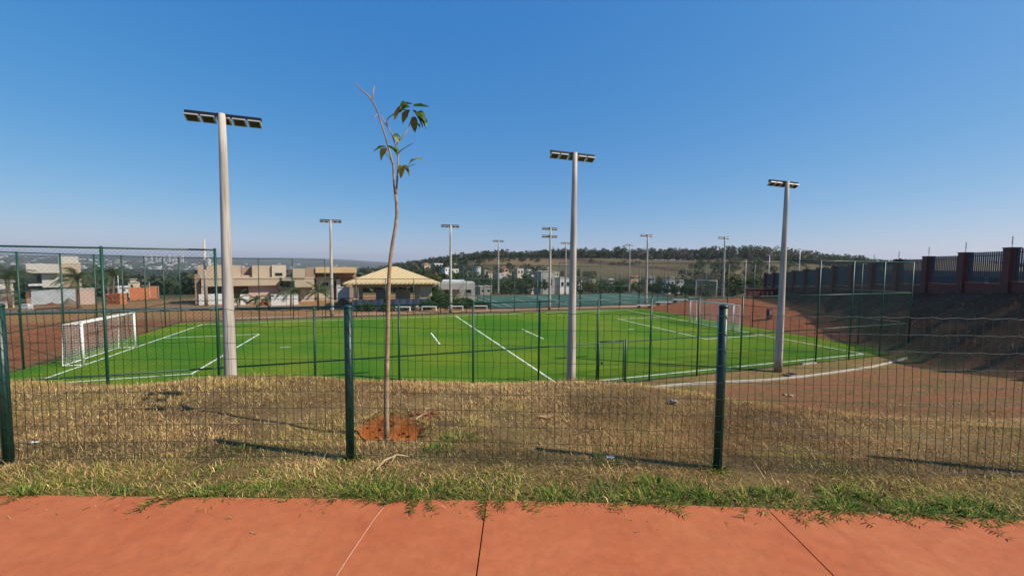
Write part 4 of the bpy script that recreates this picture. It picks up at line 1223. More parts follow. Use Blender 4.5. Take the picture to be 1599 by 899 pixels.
def palm(label, loc, h, fl, nf, seed, c=(0.07, 0.10, 0.03), group=None, multi=1):
    r_ = random.Random(seed)
    root = thing('palm_tree', label, 'palm', loc, 0, group)
    tb = MB(); Vs_, Fs_, Cs_ = [], [], []; nbv = 0
    for m_ in range(multi):
        ox, oy = (r_.uniform(-.5, .5), r_.uniform(-.3, .3)) if multi > 1 else (0, 0)
        hh = h * r_.uniform(.85, 1.05) if multi > 1 else h
        tb.tube([(ox * .4, oy * .4, -.2), (ox * .7, oy * .7, hh * .5), (ox, oy, hh)], [.15, .11, .09], 9)
        for k in range(nf // multi):
            a_ = r_.uniform(0, 6.28); el = r_.uniform(.15, 1.35); L_ = fl * r_.uniform(.75, 1.1)
            d = Vector((math.cos(a_) * math.cos(el), math.sin(a_) * math.cos(el), math.sin(el)))
            p = Vector((ox, oy, hh)); pts = [p.copy()]
            for s_ in range(10):
                d.z -= .17 * (.6 + s_ * .09); d.normalize(); p = p + d * (L_ / 10); pts.append(p.copy())
            tb.tube([tuple(q) for q in pts[::2]], [.022, .018, .014, .01, .007, .004], 4, False)
            for s_ in range(1, 10):
                for f_ in (0, .33, .66):
                    q = pts[s_].lerp(pts[s_ + 1], f_); dd = (pts[s_ + 1] - pts[s_ - 1]).normalized()
                    sd_ = dd.cross(Vector((0, 0, 1))); sd_ = sd_.normalized() if sd_.length > .05 else Vector((1, 0, 0))
                    ll = fl * .26 * math.sin(math.pi * (s_ + f_) / 11) + .08
                    for sg in (-1, 1):
                        tip = q + (sd_ * sg * .8 + dd * .5 - Vector((0, 0, .35 + r_.uniform(0, .3)))) * ll
                        wv = dd * .028
                        Vs_ += [tuple(q - wv), tuple(q + wv), tuple(tip)]
                        Fs_.append((nbv, nbv + 1, nbv + 2)); nbv += 3
                        v_ = r_.uniform(.65, 1.4); Cs_ += [tuple(x_ * v_ for x_ in c)] * 3
    tb.build('trunk', M['trunk'], root)
    np_mesh('fronds', np.array(Vs_), np.array(Fs_), M['leaf'], root, {'Col': np.array(Cs_)})
    return root

def shrub(label, loc, w_, h, d_, seed, n_=1500, ls=.11, cols=TG, name='shrub', group=None):
    r_ = np.random.default_rng(seed)
    root = thing(name, label, 'shrub', loc, 0, group)
    dirs = r_.normal(0, 1, (n_, 3)); dirs /= np.linalg.norm(dirs, axis=1, keepdims=True)
    rad = r_.uniform(.3, 1, n_) ** .4
    lump = 1 + .18 * np.sin(dirs[:, 0] * 7 + seed) * np.cos(dirs[:, 1] * 6 + seed * 2)
    Pc = dirs * (rad * lump)[:, None] * [w_ / 2, d_ / 2, h / 2] + [0, 0, h / 2]
    Pc[:, 2] = np.maximum(Pc[:, 2], .02)
    A_ = r_.normal(0, 1, (n_, 3)); A_ /= np.linalg.norm(A_, axis=1, keepdims=True)
    B_ = np.cross(A_, r_.normal(0, 1, (n_, 3))); B_ /= np.linalg.norm(B_, axis=1, keepdims=True)
    s_ = ls * r_.uniform(.6, 1.4, n_)[:, None]
    V = np.stack([Pc - A_ * s_, Pc + B_ * s_ * .5, Pc + A_ * s_, Pc - B_ * s_ * .5], 1).reshape(-1, 3)
    F_ = np.arange(n_)[:, None] * 4 + np.array([[0, 1, 2, 3]])
    C_ = np.array(cols)[r_.integers(0, len(cols), n_)] * r_.uniform(.7, 1.3, (n_, 1))
    np_mesh('foliage', V, F_, M['leaf'], root, {'Col': np.repeat(C_, 4, 0)})
    mb = MB()
    for k in range(5):
        a_ = k * 1.25
        mb.tube([(0, 0, -.1), (math.cos(a_) * w_ * .15, math.sin(a_) * d_ * .15, h * .35), (math.cos(a_) * w_ * .3, math.sin(a_) * d_ * .3, h * .7)], [.03, .02, .008], 5)
    mb.build('stems', M['trunk'], root)
    return root

# ------------------------------------------------------------------ buildings across the field
class House:
    """a building turned to face the pitch; its faces are laid out on its own front plane"""
    def __init__(s, name, label, Y, cx, cat='house', group=None, turn=0.0):
        p = at(cx, 440, Y)
        s.az = math.atan2(p[0], Y) - turn
        s.n = np.array([math.sin(s.az), math.cos(s.az)]); s.t = np.array([math.cos(s.az), -math.sin(s.az)])
        s.D = float(s.n @ p[:2]); s.c = float(s.t @ p[:2])
        s.o = (float(p[0]), Y, tz(float(p[0]), Y))
        s.root = thing(name, label, cat, s.o, -s.az, group)
    def loc(s, px, py, off=0.0):
        d = (px - 799.5) * CR - (py - 449.5) * CU + F_PX * _fw
        k = (s.D + off) / float(s.n @ d[:2])
        P_ = d * k
        return np.array([float(s.t @ P_[:2]) - s.c, off, EYE + P_[2] - s.o[2]])
    def world(s, lx, ly):
        return s.t * (lx + s.c) + s.n * (s.D + ly)
    def blk(s, part, mat, x0, x1, y0, y1, dep=5.0, off=0.0, parent=None, ground=False):
        a_ = s.loc(x0, y0, off); b_ = s.loc(x1, y1, off)
        zb_ = b_[2]
        if ground:
            q = [s.world(xx, yy) for xx in (a_[0], b_[0]) for yy in (off, off + dep)]
            zb_ = min(tz(*w_) for w_ in q) - .4 - s.o[2]
        mb = MB()
        mb.box(a_[0], b_[0], off, off + dep, zb_, max(a_[2], zb_ + .05))
        return mb.build(part, mat, parent or s.root)
    def win(s, x0, x1, y0, y1, off=0.0, part='window', mat=None, parent=None):
        w_ = s.blk(part, mat or M['alu'], x0, x1, y0, y1, .06, off - .03, parent)
        if x1 - x0 > 3:
            fx, fy = (x1 - x0) * .07, (y1 - y0) * .09
            s.blk('pane', M['glass'], x0 + fx, x1 - fx, y0 + fy, y1 - fy, .02, off - .042, w_)
        else:
            w_.data.materials.clear(); w_.data.materials.append(M['glass'])
        return w_

# white house at the far left
h = House('modern_house', 'pale flat roofed two storey house at the far left behind the palms', 66, 80)
h.blk('upper_wall', M['offwhite'], 40, 93, 412, 426, 9, 0)
h.blk('upper_wall', M['offwhite'], 65, 100, 426.2, 448, 8, 1.2)
w_ = h.win(56, 65, 428, 441, 4.0); 
h.blk('upper_wall', M['cream'], 36, 64.5, 426.2, 443.5, 4, 4.2)
h.blk('balcony', M['housewhite'], 44, 66, 443.7, 446, 4, .2)
h.blk('tower', M['offwhite'], 91, 123, 400, 411.5, 5, 2.6)
h.blk('tower', M['beige'], 94, 128, 411.7, 450, 6, 2.4)
h.blk('ground_wall', M['beige_dark'], 40, 120, 448.2, 470, 6, 2.2, ground=True)
h.win(68, 92, 449, 452, 2.2)
h.blk('garden_wall', M['greywall'], 48, 118, 452.5, 470, .3, -1.5, ground=True)
h.blk('door', M['door'], 40, 47, 453.5, 465, .1, -1.4)
h = House('modern_house', 'low beige house cut by the left edge of the picture', 58, 10)
h.blk('wall', M['offwhite'], -40, 22, 441, 470, 6, 0, ground=True)
h.blk('roof', M['tile_grey'], -42, 24, 438.5, 440.8, 6.4, -.2)
h.win(-20, 0, 446, 456, 0)
h = House('boundary_wall', 'cream garden wall in front of the leftmost house', 52, 12, 'wall')
h.blk('wall', M['cream'], -60, 22, 454, 472, .3, 0, ground=True)
h.blk('coping', M['offwhite'], -60, 22.4, 453, 453.9, .4, -.05)
h = House('boundary_wall', 'pale pinkish wall behind the soil right of the second palm', 56, 135, 'wall')
h.blk('wall', M['pink'], 122, 150, 451, 466, .3, 0, ground=True)
h.blk('coping', M['offwhite'], 121.5, 150.5, 450, 450.9, .4, -.05)
x_, y_ = at(38, 483, 43)[0], 43
t_ = thing('white_box', 'small white service box standing on the straw ground below the left palms', 'box', (x_, y_, tz(x_, y_)))
mb = MB(); mb.bevbox(-.42, .42, 0, .5, -.1, .55, .02); mb.build('body', M['white'], t_)
mb = MB(); mb.bevbox(-.46, .46, -.04, .54, .552, .6, .015); mb.build('lid', M['concrete_white'], t_)

# soil heaps
def heap(label, x_, y_, rx, ry, hh, mat, seed):
    r_ = np.random.default_rng(seed)
    mb = MB(); nr, na = 7, 22
    V = [(0, 0, hh)]
    for i in range(1, nr + 1):
        for k in range(na):
            t = i / nr; a_ = 2 * math.pi * k / na
            V.append((math.cos(a_) * rx * t * r_.uniform(.93, 1.07), math.sin(a_) * ry * t * r_.uniform(.93, 1.07), hh * (1 - t) ** 1.1 * r_.uniform(.8, 1.15) - .15 * t))
    Fl = [(0, 1 + k, 1 + (k + 1) % na) for k in range(na)]
    for i in range(nr - 1):
        for k in range(na):
            Fl.append((1 + i * na + k, 1 + (i + 1) * na + k, 1 + (i + 1) * na + (k + 1) % na, 1 + i * na + (k + 1) % na))
    mb.add(V, Fl, True)
    o = mb.build('soil_heap', mat); o.location = (x_, y_, tz(x_, y_))
    return tag(o, label, 'soil heap')
heap('dark heap of soil against the blue grey garden wall', at(108, 460, 60)[0], 60, 1.6, 1.0, 1.1, M['trunk'], 1)
heap('red soil heap in front of the tan fascia house', at(535, 465, 49)[0], 49, 1.4, 1.0, .95, M['redsoil'], 2)
heap('red soil heap behind the small palms beside the white hoarding', at(412, 462, 48.3)[0], 48.3, .7, .6, .9, M['redsoil'], 3)
heap('low pinkish soil heap left of the dark heap', at(80, 465, 60)[0], 60, 1.6, .9, .5, M['redsoil'], 4)

# brick stack
x_, y_ = float(at(174, 470, 50)[0]), 50.0
t_ = thing('brick_stack', 'orange stack of clay bricks behind the left goal', 'bricks', (x_, y_, tz(x_, y_)))
for (xa, xb, hh) in ((-1.25, -.1, 1.35), (-.05, 1.15, 1.45)):
    mb = MB(); k_ = 7
    for j in range(k_):
        for i in range(4):
            w2 = (xb - xa) / 4
            jx, jy = random.uniform(-.015, .015), random.uniform(-.03, .03)
            mb.box(xa + i * w2 + .012 + jx, xa + (i + 1) * w2 - .012 + jx, jy, .9 + jy, j * hh / k_, (j + 1) * hh / k_ - .03)
    mb.build('brick_pile', M['brick'], t_)
h = House('brick_shell', 'unfinished orange brick house without a roof on the left', 74, 228)
h.blk('wall', M['brick'], 202, 214, 448.5, 462, .25, 0, ground=True)
h.blk('wall', M['brick'], 217.5, 222.5, 448.5, 462, .25, 0, ground=True)
h.blk('wall', M['brick'], 214.2, 217.3, 448.5, 452, .25, 0)
h.blk('wall', M['brick'], 225, 230, 447.5, 462, .25, .5, ground=True)
h.blk('wall', M['brick'], 235, 247, 447, 453, .25, .5)
h.blk('wall', M['brick'], 243.5, 247, 453.2, 462, .25, .5, ground=True)
h.blk('back_wall', M['brick'], 202, 247, 450, 462, .25, 5, ground=True)
h.blk('column', M['concrete'], 232.6, 234.8, 439, 462, .25, .4, ground=True)
h.blk('column', M['concrete'], 246.9, 248.6, 446.5, 462, .25, .3, ground=True)
h = House('small_house', 'small cream flat roofed house behind the brick shell', 90, 208)
h.blk('wall', M['cream'], 200, 219, 441, 456, 5, 0, ground=True)
h.blk('upper_wall', M['cream'], 203, 213, 436.5, 440.8, 3, .5)
h.blk('roof', M['tile_grey'], 202, 214, 435.5, 436.3, 3.4, .3)
h.win(204, 208, 444, 449)
h = House('small_house', 'tiny white flat house beside the brick stack', 72, 192)
h.blk('wall', M['housewhite'], 183.5, 201.5, 449, 457.2, 4, 0)
h.blk('wall', M['grey'], 184.5, 201, 457.4, 462, 3.5, .4, ground=True)
h.blk('roof', M['housewhite'], 182.5, 202.5, 447.8, 448.8, 4.4, -.2)
h.win(190, 196, 451, 454.5)

# beige house under construction
h = House('unfinished_house', 'large beige house under construction with stepped flat parapets', 51, 375)
h.blk('upper_wall', M['beige'], 308.5, 376.5, 414, 433.4, 6, .3)
h.blk('upper_wall', M['beige'], 393.5, 424, 414.6, 433.4, 6, .6)
h.blk('upper_wall', M['cream'], 424.3, 447, 414, 433.4, 5, .3)
h.blk('upper_wall', M['beige'], 377, 393.2, 430, 433.4, 5, 1.0)
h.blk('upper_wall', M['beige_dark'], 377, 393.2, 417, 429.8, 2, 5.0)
h.win(428.5, 442, 425.5, 431, .3)
h.blk('fascia', M['beige'], 313.8, 436.5, 433.6, 445.2, 8, -.4)
h.blk('column', M['beige'], 313.8, 323.5, 445.4, 477, .5, -.3, ground=True)
h.blk('column', M['beige'], 346, 360, 445.4, 477, .5, -.2, ground=True)
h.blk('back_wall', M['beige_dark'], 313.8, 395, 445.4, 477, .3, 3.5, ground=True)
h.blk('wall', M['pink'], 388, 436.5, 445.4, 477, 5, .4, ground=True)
h.blk('side_wall', M['beige_dark'], 303.5, 313.4, 428, 477, 6, .2, ground=True)  # separate block; shade of the house's left face put into its colour
h.blk('low_wall', M['housewhite'], 310, 361, 459.5, 477, .25, -1.2, ground=True)
h = House('unfinished_house', 'beige annexe with a wide garage opening right of the stepped house', 52.5, 470)
h.blk('upper_wall', M['beige'], 456.5, 477, 420, 433.8, 5, 0)
h.blk('fascia', M['beige'], 460, 491, 438, 448, 6, -.6)
h.blk('upper_wall', M['beige'], 440, 490, 434, 437.8, 6, .2)
h.blk('garage_door', M['pink'], 469, 491, 448.2, 466, .2, .8, ground=True)
h.blk('wall', M['beige_dark'], 436.8, 468.6, 448.2, 470, .3, 1.4, ground=True)
h = House('modern_house', 'flat house with an orange tan fascia left of the pavilion', 56, 520)
h.blk('fascia', M['tan'], 492.5, 557, 417.6, 426, 8, -1)
h.blk('side_wall', M['beige_dark'], 477.5, 492, 417.8, 434, 7, -.8)
h.blk('upper_wall', M['beige_dark'], 494, 556, 426.2, 432, 6, 1.2)
h.blk('wall', M['cream'], 494, 520.5, 432.2, 468, 6, .8, ground=True)
h.blk('wall', M['offwhite'], 525.3, 532, 435, 468, 6, .2, ground=True)
h.blk('door', M['door'], 520.8, 525, 447, 468, .2, .9, ground=True)
h.blk('wall', M['beige_dark'], 533, 560, 432.2, 466, .3, 4, ground=True)
h.win(498, 514, 440, 450, .8)
h = House('hoarding', 'white board hoarding in front of the unfinished house', 48.5, 445, 'hoarding')
h.blk('panel', M['housewhite'], 423, 447, 459.5, 477, .12, 0, ground=True)
h.blk('panel', M['housewhite'], 447.4, 466, 459, 477, .12, .05, ground=True)
h.blk('panel', M['housewhite'], 444, 451, 455.5, 458.8, .12, .2)
h = House('hoarding', 'white lump of wrapped material behind the first small palm', 48.5, 382, 'hoarding')
mb = MB(); 
h.blk('panel', M['housewhite'], 375, 389, 460, 478, .6, 0, ground=True)
h.blk('panel', M['concrete_white'], 361.5, 374.6, 466, 478, .6, .2, ground=True)
h = House('boundary_wall', 'white low wall between the tan fascia house and the pavilion', 50.5, 540, 'wall')
h.blk('wall', M['housewhite'], 527, 546, 449, 470, .25, 0, ground=True)
h.blk('coping', M['offwhite'], 526.5, 546.5, 448, 448.9, .35, -.05)

# electricity pole with transformer
x_, y_ = float(at(322, 470, 47)[0]), 47.0
t_ = thing('utility_pole', 'slim concrete utility pole with a transformer before the beige house', 'pole', (x_, y_, tz(x_, y_)))
mb = MB(); mb.tube([(0, 0, -.3), (0, 0, 8.0)], [.2, .11], 12); mb.build('pole', M['concrete'], t_)
mb = MB(); mb.bevbox(.16, .62, -.25, .25, 4.8, 5.7, .05); mb.tube([(.4, 0, 5.7), (.4, 0, 6.0)], .05, 8); mb.build('transformer', M['alu'], t_)
for (px, yb, Y, ht, lb) in ((1199.5, 449, 60, 5.5, 'thin white pole left of the floodlight pole on the bank'), (1246.5, 449, 52, 5.6, 'thin white pole in front of the far wall bays'), (1163.5, 449, 64, 5.5, 'thin white pole standing beyond the right goal'), (272/2+0, 470, 70, 5.0, 'slim street lamp beyond the brick stack')):
    x_ = float(at(px if px > 200 else 186, yb, Y)[0])
    t_ = thing('lamp_post', lb, 'lamp post', (x_, Y, tz(x_, Y)))
    mb = MB(); mb.tube([(0, 0, -.2), (0, 0, ht)], [.07, .045], 8); mb.build('pole', M['concrete_white'], t_)
    mb = MB(); mb.bevbox(-.35, .12, -.09, .09, ht + .002, ht + .09, .02); mb.build('lamp_head', M['alu'], t_)

# pavilion
Yp = 45.6
xl, xr = float(at(533, 442, Yp - 1.2)[0]), float(at(686, 442, Yp - 1.2)[0])
cx = (xl + xr) / 2
zg = ZF
paz = math.atan2(cx, Yp)
t_ = thing('pavilion', 'open pavilion with a cream hipped tile roof beyond the pitch', 'pavilion', (cx, Yp, zg), -paz)
hw = (xr - xl) / 2 * math.cos(paz) * 1.0
ez = float(at(610, 441.5, Yp - 1.2)[2]) - zg
az = float(at(606, 415.8, Yp + 4)[2]) - zg
D_ = 9.6
mb = MB()
e0 = [(-hw, -1.2, ez), (hw, -1.2, ez), (hw, D_ - 1.2, ez), (-hw, D_ - 1.2, ez)]
rdg = [(-.35, D_ / 2 - 1.2, az), (.35, D_ / 2 - 1.2, az)]
V = e0 + rdg + [(a_, b_, c_ - .16) for a_, b_, c_ in e0]
mb.add(V, [(0, 1, 5, 4), (1, 2, 5), (2, 3, 4, 5), (3, 0, 4), (0, 6, 7, 1), (1, 7, 8, 2), (2, 8, 9, 3), (3, 9, 6, 0), (9, 8, 7, 6)])
mb.build('roof', M['roof_cream'], t_)
mb = MB(); mb.box(-hw + .9, hw - .9, -.35, D_ - 2.1, ez - .55, ez - .18); mb.build('beam', M['beige_dark'], t_)
for (x0, x1, y_) in ((-hw + 1.0, -hw + 1.45, -.3), (hw - 1.5, hw - 1.05, D_ - 2.6), (-hw + 1.0, -hw + 1.45, D_ - 2.6)):
    mb = MB(); mb.box(x0, x1, y_, y_ + .45, -.1, ez - .552); mb.build('column', M['cream'], t_)
mb = MB(); mb.box(hw - 2.4, hw - .95, -.3, .1, -.1, ez - .552); mb.build('end_wall', M['beige'], t_)
mb = MB(); mb.box(hw - 2.75, hw - 2.43, .3, 3.6, -.1, ez - .552); mb.build('end_wall', M['cream'], t_)
mb = MB(); mb.box(-hw + 3.2, -hw + 4.5, 4.5, 6.0, 0, 1.9); mb.build('counter_block', M['grey'], t_)
mb = MB(); mb.box(-hw + 5.6, hw - 3.2, 6.5, 6.8, 0, 1.75); mb.build('back_wall', M['housewhite'], t_)
mb = MB(); mb.box(-hw + .6, hw + .3, -1.7, D_ - .8, -.3, .05); mb.build('floor_slab', M['tanpath'], t_)
t_ = thing('screen_fence', 'low fence with a navy blue screen in front of the pavilion', 'fence', (cx - 1.9 * math.sin(paz), Yp - 1.9 * math.cos(paz), zg), -paz)
mb = MB()
nb_ = 40
for i in range(nb_):
    x0 = -hw + 1.0 + (2 * hw - 2.3) * i / nb_; x1 = -hw + 1.0 + (2 * hw - 2.3) * (i + 1) / nb_
    y0, y1 = .03 * math.sin(i * 1.7), .03 * math.sin((i + 1) * 1.7)
    mb.add([(x0, y0, .05), (x1, y1, .05), (x1, y1, 1.28), (x0, y0, 1.28), (x0, y0 + .02, .05), (x1, y1 + .02, .05), (x1, y1 + .02, 1.28), (x0, y0 + .02, 1.28)], [(0, 1, 2, 3), (7, 6, 5, 4), (3, 2, 6, 7)])
mb.build('screen', M['blue_panel'], t_)
for i in range(8):
    x0 = -hw + 1.0 + (2 * hw - 2.3) * i / 7
    mb = MB(); mb.tube([(x0, .09, -.1), (x0, .09, 1.4)], .035, 8); mb.build('post', M['steel_green'], t_)

# white flat block right of the pavilion
h = House('service_block', 'white flat roofed service block right of the pavilion', 51, 712, 'building')
h.blk('wall', M['offwhite'], 707.5, 741.5, 441.6, 480, 6, 0, ground=True)
h.blk('fascia', M['offwhite'], 685, 724, 441.8, 452, 1.0, -1.2)
h.blk('wall', M['offwhite'], 672, 685, 443.5, 454, 2, -.8)
h.blk('roof', M['housewhite'], 690, 726, 438.6, 441.2, 5, .4)
w_ = h.win(726.5, 736.5, 451.5, 458)
h.blk('sill', M['offwhite'], 725.8, 737.2, 458.2, 459, .12, -.06, w_)
h.blk('column', M['cream'], 690.5, 694, 452.2, 480, .3, -1, ground=True)
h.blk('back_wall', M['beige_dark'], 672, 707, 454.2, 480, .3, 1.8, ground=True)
mb = MB()
a_ = h.loc(711, 468, -.8); b_ = h.loc(733, 441, -.8)
for dz in (0, .25):
    mb.tube([(a_[0], -.8 + dz, a_[2]), (b_[0], -.8 + dz, b_[2])], .04, 6)
mb.build('stair_rail', M['concrete'], h.root)

# benches
def bench(loc, label):
    t_ = thing('bench', label, 'bench', loc, YAW * .2, 'white slab benches behind the far fence')
    mb = MB(); mb.bevbox(-.82, .82, -.2, .2, .40, .48, .015); mb.build('seat', M['concrete_white'], t_)
    for s_ in (-1, 1):
        mb = MB(); mb.bevbox(s_ * .78 - .05, s_ * .78 + .05, -.18, .18, -.05, .398, .01); mb.build('leg', M['concrete_white'], t_)
    return t_
b0 = None
for (px, Y, lb) in ((629, 43.6, 'white slab bench in front of the pavilion, just right of the sapling stem'), (670, 44.2, 'white slab bench below the right corner of the pavilion roof'), (712, 44.8, 'white slab bench behind the floodlight pole by the white block'), (750, 45.4, 'white slab bench nearest the tennis court corner')):
    x_ = float(at(px, 485, Y)[0])
    if b0 is None: b0 = bench((x_, Y, tz(x_, Y)), lb)
    else: dup(b0, (x_, Y, tz(x_, Y)), YAW * .2, lb)
# low kerb blocks beyond the right corner
for i, (px, w2, Y) in enumerate(((1006, .95, 48.6), (1036, 1.0, 49.6), (1062, .95, 50.5), (1084, .7, 51.2))):
    x_ = float(at(px, 478, Y)[0])
    t_ = thing('slab_bench', 'low pale concrete slab bench on brown feet beyond the right corner of the pitch', 'bench', (x_, Y, tz(x_, Y)), 0, 'low slab benches by the court corner')
    mb = MB(); mb.bevbox(-w2, w2, -.2, .2, .33, .43, .01); mb.build('slab', M['concrete_white'], t_)
    for s_ in (-1, 1):
        mb = MB(); mb.bevbox(s_ * w2 * .7 - .15, s_ * w2 * .7 + .15, -.15, .15, -.05, .328, .01); mb.build('foot', M['wall_red'], t_)

# hedges and shrubs by the pavilion
BG_ = [(0.045, 0.11, 0.022), (0.07, 0.15, 0.028), (0.12, 0.19, 0.035), (0.035, 0.075, 0.02)]
def shr(px, wpx, ytop, Y, seed, label, **kw):
    x_ = float(at(px, 480, Y)[0]); z_ = tz(x_, Y)
    zt = float(at(px, ytop, Y)[2])
    return shrub(label, (x_, Y, z_), wpx / F_PX * Y, max(zt - z_, .3) * 1.5, 1.0, seed, cols=BG_, **kw)
shr(572, 32, 477, 42.9, 1, 'dark green clipped bush left of the sapling stem before the pavilion')
shr(605, 20, 478, 42.9, 2, 'low green bush directly behind the sapling stem')
shr(640, 34, 480.5, 44.6, 3, 'low green bush behind the first white bench')
shr(662, 36, 473, 45.0, 4, 'leafy bush behind the second white bench')
shr(690, 46, 466, 46.0, 5, 'tall leafy bush before the recess of the white block', n_=2200)
shr(722, 40, 470, 46.4, 6, 'leafy bush before the window of the white block')
shr(751, 30, 474, 47.2, 7, 'round bush at the corner of the white block by the courts')
shr(679, 30, 458, 47.5, 8, 'broad leaved bush under the pavilion end wall')
x_ = float(at(652, 484, 44.3)[0])
pebble('stone', 'rounded brown stone between the first two white benches', 'stone', x_, 44.3, .4, .35, .35, M['stone'], 77)

# palms
for (px, yb, yt, Y, nf, fl, lb, mu) in (
    (18, 474, 433, 50, 26, 3.0, 'large palm standing at the left edge before the pale house', 2),
    (122, 482, 434, 44, 26, 2.3, 'large palm with several trunks right of the pale house', 3),
    (172, 474, 433, 53, 24, 2.5, 'bushy palm behind the brick stack', 2),
    (372, 490, 467, 43.5, 13, 1.5, 'small palm just right of the nearest floodlight pole', 1),
    (402, 488, 468, 43.2, 11, 1.25, 'smallest feathery palm in front of the beige house', 1),
    (420, 487, 465, 43.4, 8, .9, 'thin drooping palm between two fence posts before the beige house', 1),
    (455, 488, 458, 43.4, 15, 1.75, 'small spreading palm in front of the white hoarding', 1),
    (497, 487, 457, 44.0, 18, 1.7, 'upright palm just left of the far floodlight pole', 1)):
    x_ = float(at(px, yb, Y)[0]); z_ = tz(x_, Y)
    zt = float(at(px, yt, Y)[2])
    palm(lb, (x_, Y, z_), max(zt - z_, .5), fl, nf, int(px), (0.085, 0.115, 0.03) if px < 300 else (0.09, 0.13, 0.04), None, mu)

# trees among the houses
def tr_at(px, ytop, Y, rpx, seed, label, kind=TG, name='tree', n_=1300, hb=.25, group=None):
    x_ = float(at(px, 440, Y)[0]); z_ = tz(x_, Y); zt = float(at(px, ytop, Y)[2])
    hh = max(zt - z_, 2.0); rc = rpx / F_PX * Y
    return make_tree(name, label, (x_, Y, z_), hh, rc, hh * hb, seed, 15, n_, max(rc * .12, .16), kind, (.35, .35, .2, .1), max(.08, rc * .05), group)
YG = [(0.16, 0.15, 0.04), (0.11, 0.13, 0.04), (0.20, 0.16, 0.05), (0.14, 0.12, 0.05)]
for i, (px, yt, Y, rp2, lb, kd) in enumerate((
    (806, 433, 84, 14, 'green tree before the cream cube house beyond the courts', TG),
    (826, 428, 92, 16, 'rounded tree right of the cream cube house', TG),
    (846, 437, 86, 12, 'dark tree just left of the grey two storey house', TG),
    (700, 421, 70, 14, 'bright green tree rising behind the white service block', BG_),
    (683, 425, 74, 12, 'olive tree behind the roof end of the pavilion', YG),
    (722, 424, 80, 12, 'dark tree behind the right end of the white service block', TG),
    (752, 428, 95, 14, 'dark tree behind the left end of the tennis courts', TG),
    (785, 440, 90, 16, 'brownish tree at the far left corner of the courts', TG),
    (920, 438, 88, 13, 'yellowish green tree right of the middle floodlight pole', YG),
    (944, 441, 92, 16, 'dark spreading tree beyond the courts, right of the yellowish one', TG),
    (970, 440, 95, 18, 'broad dark tree left of the far court pole', TG),
    (997, 442, 90, 11, 'yellow leaved tree between two court poles', YG),
    (1022, 441, 96, 17, 'dark green tree right of the yellow leaved tree', TG),
    (1050, 444, 92, 15, 'dull green tree behind the grey court goal', TG),
    (1076, 446, 96, 13, 'small dull tree right of the white far houses', TG),
    (1135, 418, 78, 14, 'olive tree standing where the far wall ends', YG),
    (1118, 434, 74, 11, 'dark bush like tree beyond the right goal', TG),
    (1150, 435, 70, 12, 'dark tree against the far end of the red wall', TG),
    (1172, 432, 66, 10, 'dark shrubby tree hugging the far wall', TG))):
    tr_at(px, yt, Y, rp2, 100 + i, lb, kd)

# house with a tiled roof behind the wall
h = House('bungalow', 'house with an ochre tiled hipped roof behind the red wall', 37.0, 1400)
e_l, e_r = h.loc(1346, 421), h.loc(1640, 424)
ap = h.loc(1469, 402.5, 6.0)
ze = e_l[2]; zr = ap[2]; x0_, x1_ = e_l[0], e_r[0]
mb = MB()
e0 = [(x0_, 0, ze), (x1_, 0, ze), (x1_, 12, ze), (x0_, 12, ze)]
V = e0 + [(ap[0], 6, zr), (ap[0] + 1.5, 6, zr)] + [(a_, b_, c_ - .2) for a_, b_, c_ in e0]
mb.add(V, [(0, 1, 5, 4), (1, 2, 5), (2, 3, 4, 5), (3, 0, 4), (0, 6, 7, 1), (1, 7, 8, 2), (2, 8, 9, 3), (3, 9, 6, 0), (9, 8, 7, 6)])
mb.build('roof', M['roof_ochre'], h.root)
mb = MB(); mb.box(x0_ + .6, x1_ - .6, .6, 11.4, -2.5, ze - .21); mb.build('wall', M['cream'], h.root)
for i in range(5):
    xx = x0_ + 1.6 + i * (x1_ - x0_ - 4.6) / 4
    mb = MB(); mb.box(xx, xx + 1.4, .56, .597, ze - 1.6, ze - .5); mb.build('window', M['glass'], h.root)

# hillside houses
def hill_house(px0, px1, y0, y1, Y, wall, roof, label, group=None, storey=1):
    h = House('hillside_house', label, Y, (px0 + px1) / 2, 'house', group, 0.65)
    dep = (px1 - px0) / F_PX * Y * .9
    h.blk('wall', wall, px0, px1, y0, y1, dep, 0, ground=True)
    ov = .12 * (px1 - px0)
    if roof == 'flat':
        h.blk('roof', M['offwhite'], px0 - .3, px1 + .3, y0 - .7, y0 - .06, dep + .3, -.15)
    else:
        a_ = h.loc(px0 - ov * .6, y0 - .05); b_ = h.loc(px1 + ov * .6, y0 - .05)
        zt_ = float(h.loc(px0, y0 - .32 * (px1 - px0))[2])
        x0_, x1_, z_ = a_[0], b_[0], a_[2] + .02
        mb = MB(); V = [(x0_, -.4, z_), (x1_, -.4, z_), (x1_, dep + .4, z_), (x0_, dep + .4, z_), ((x0_ + x1_) / 2 - .3, dep / 2, zt_), ((x0_ + x1_) / 2 + .3, dep / 2, zt_)]
        mb.add(V, [(0, 1, 5, 4), (1, 2, 5), (2, 3, 4, 5), (3, 0, 4), (3, 2, 1, 0)])
        mb.build('roof', M[roof], h.root)
    wd = px1 - px0
    for q in ((.12, .36), (.6, .86)):
        h.win(px0 + wd * q[0], px0 + wd * q[1], y0 + (y1 - y0) * .28, y0 + (y1 - y0) * .6)
    return h
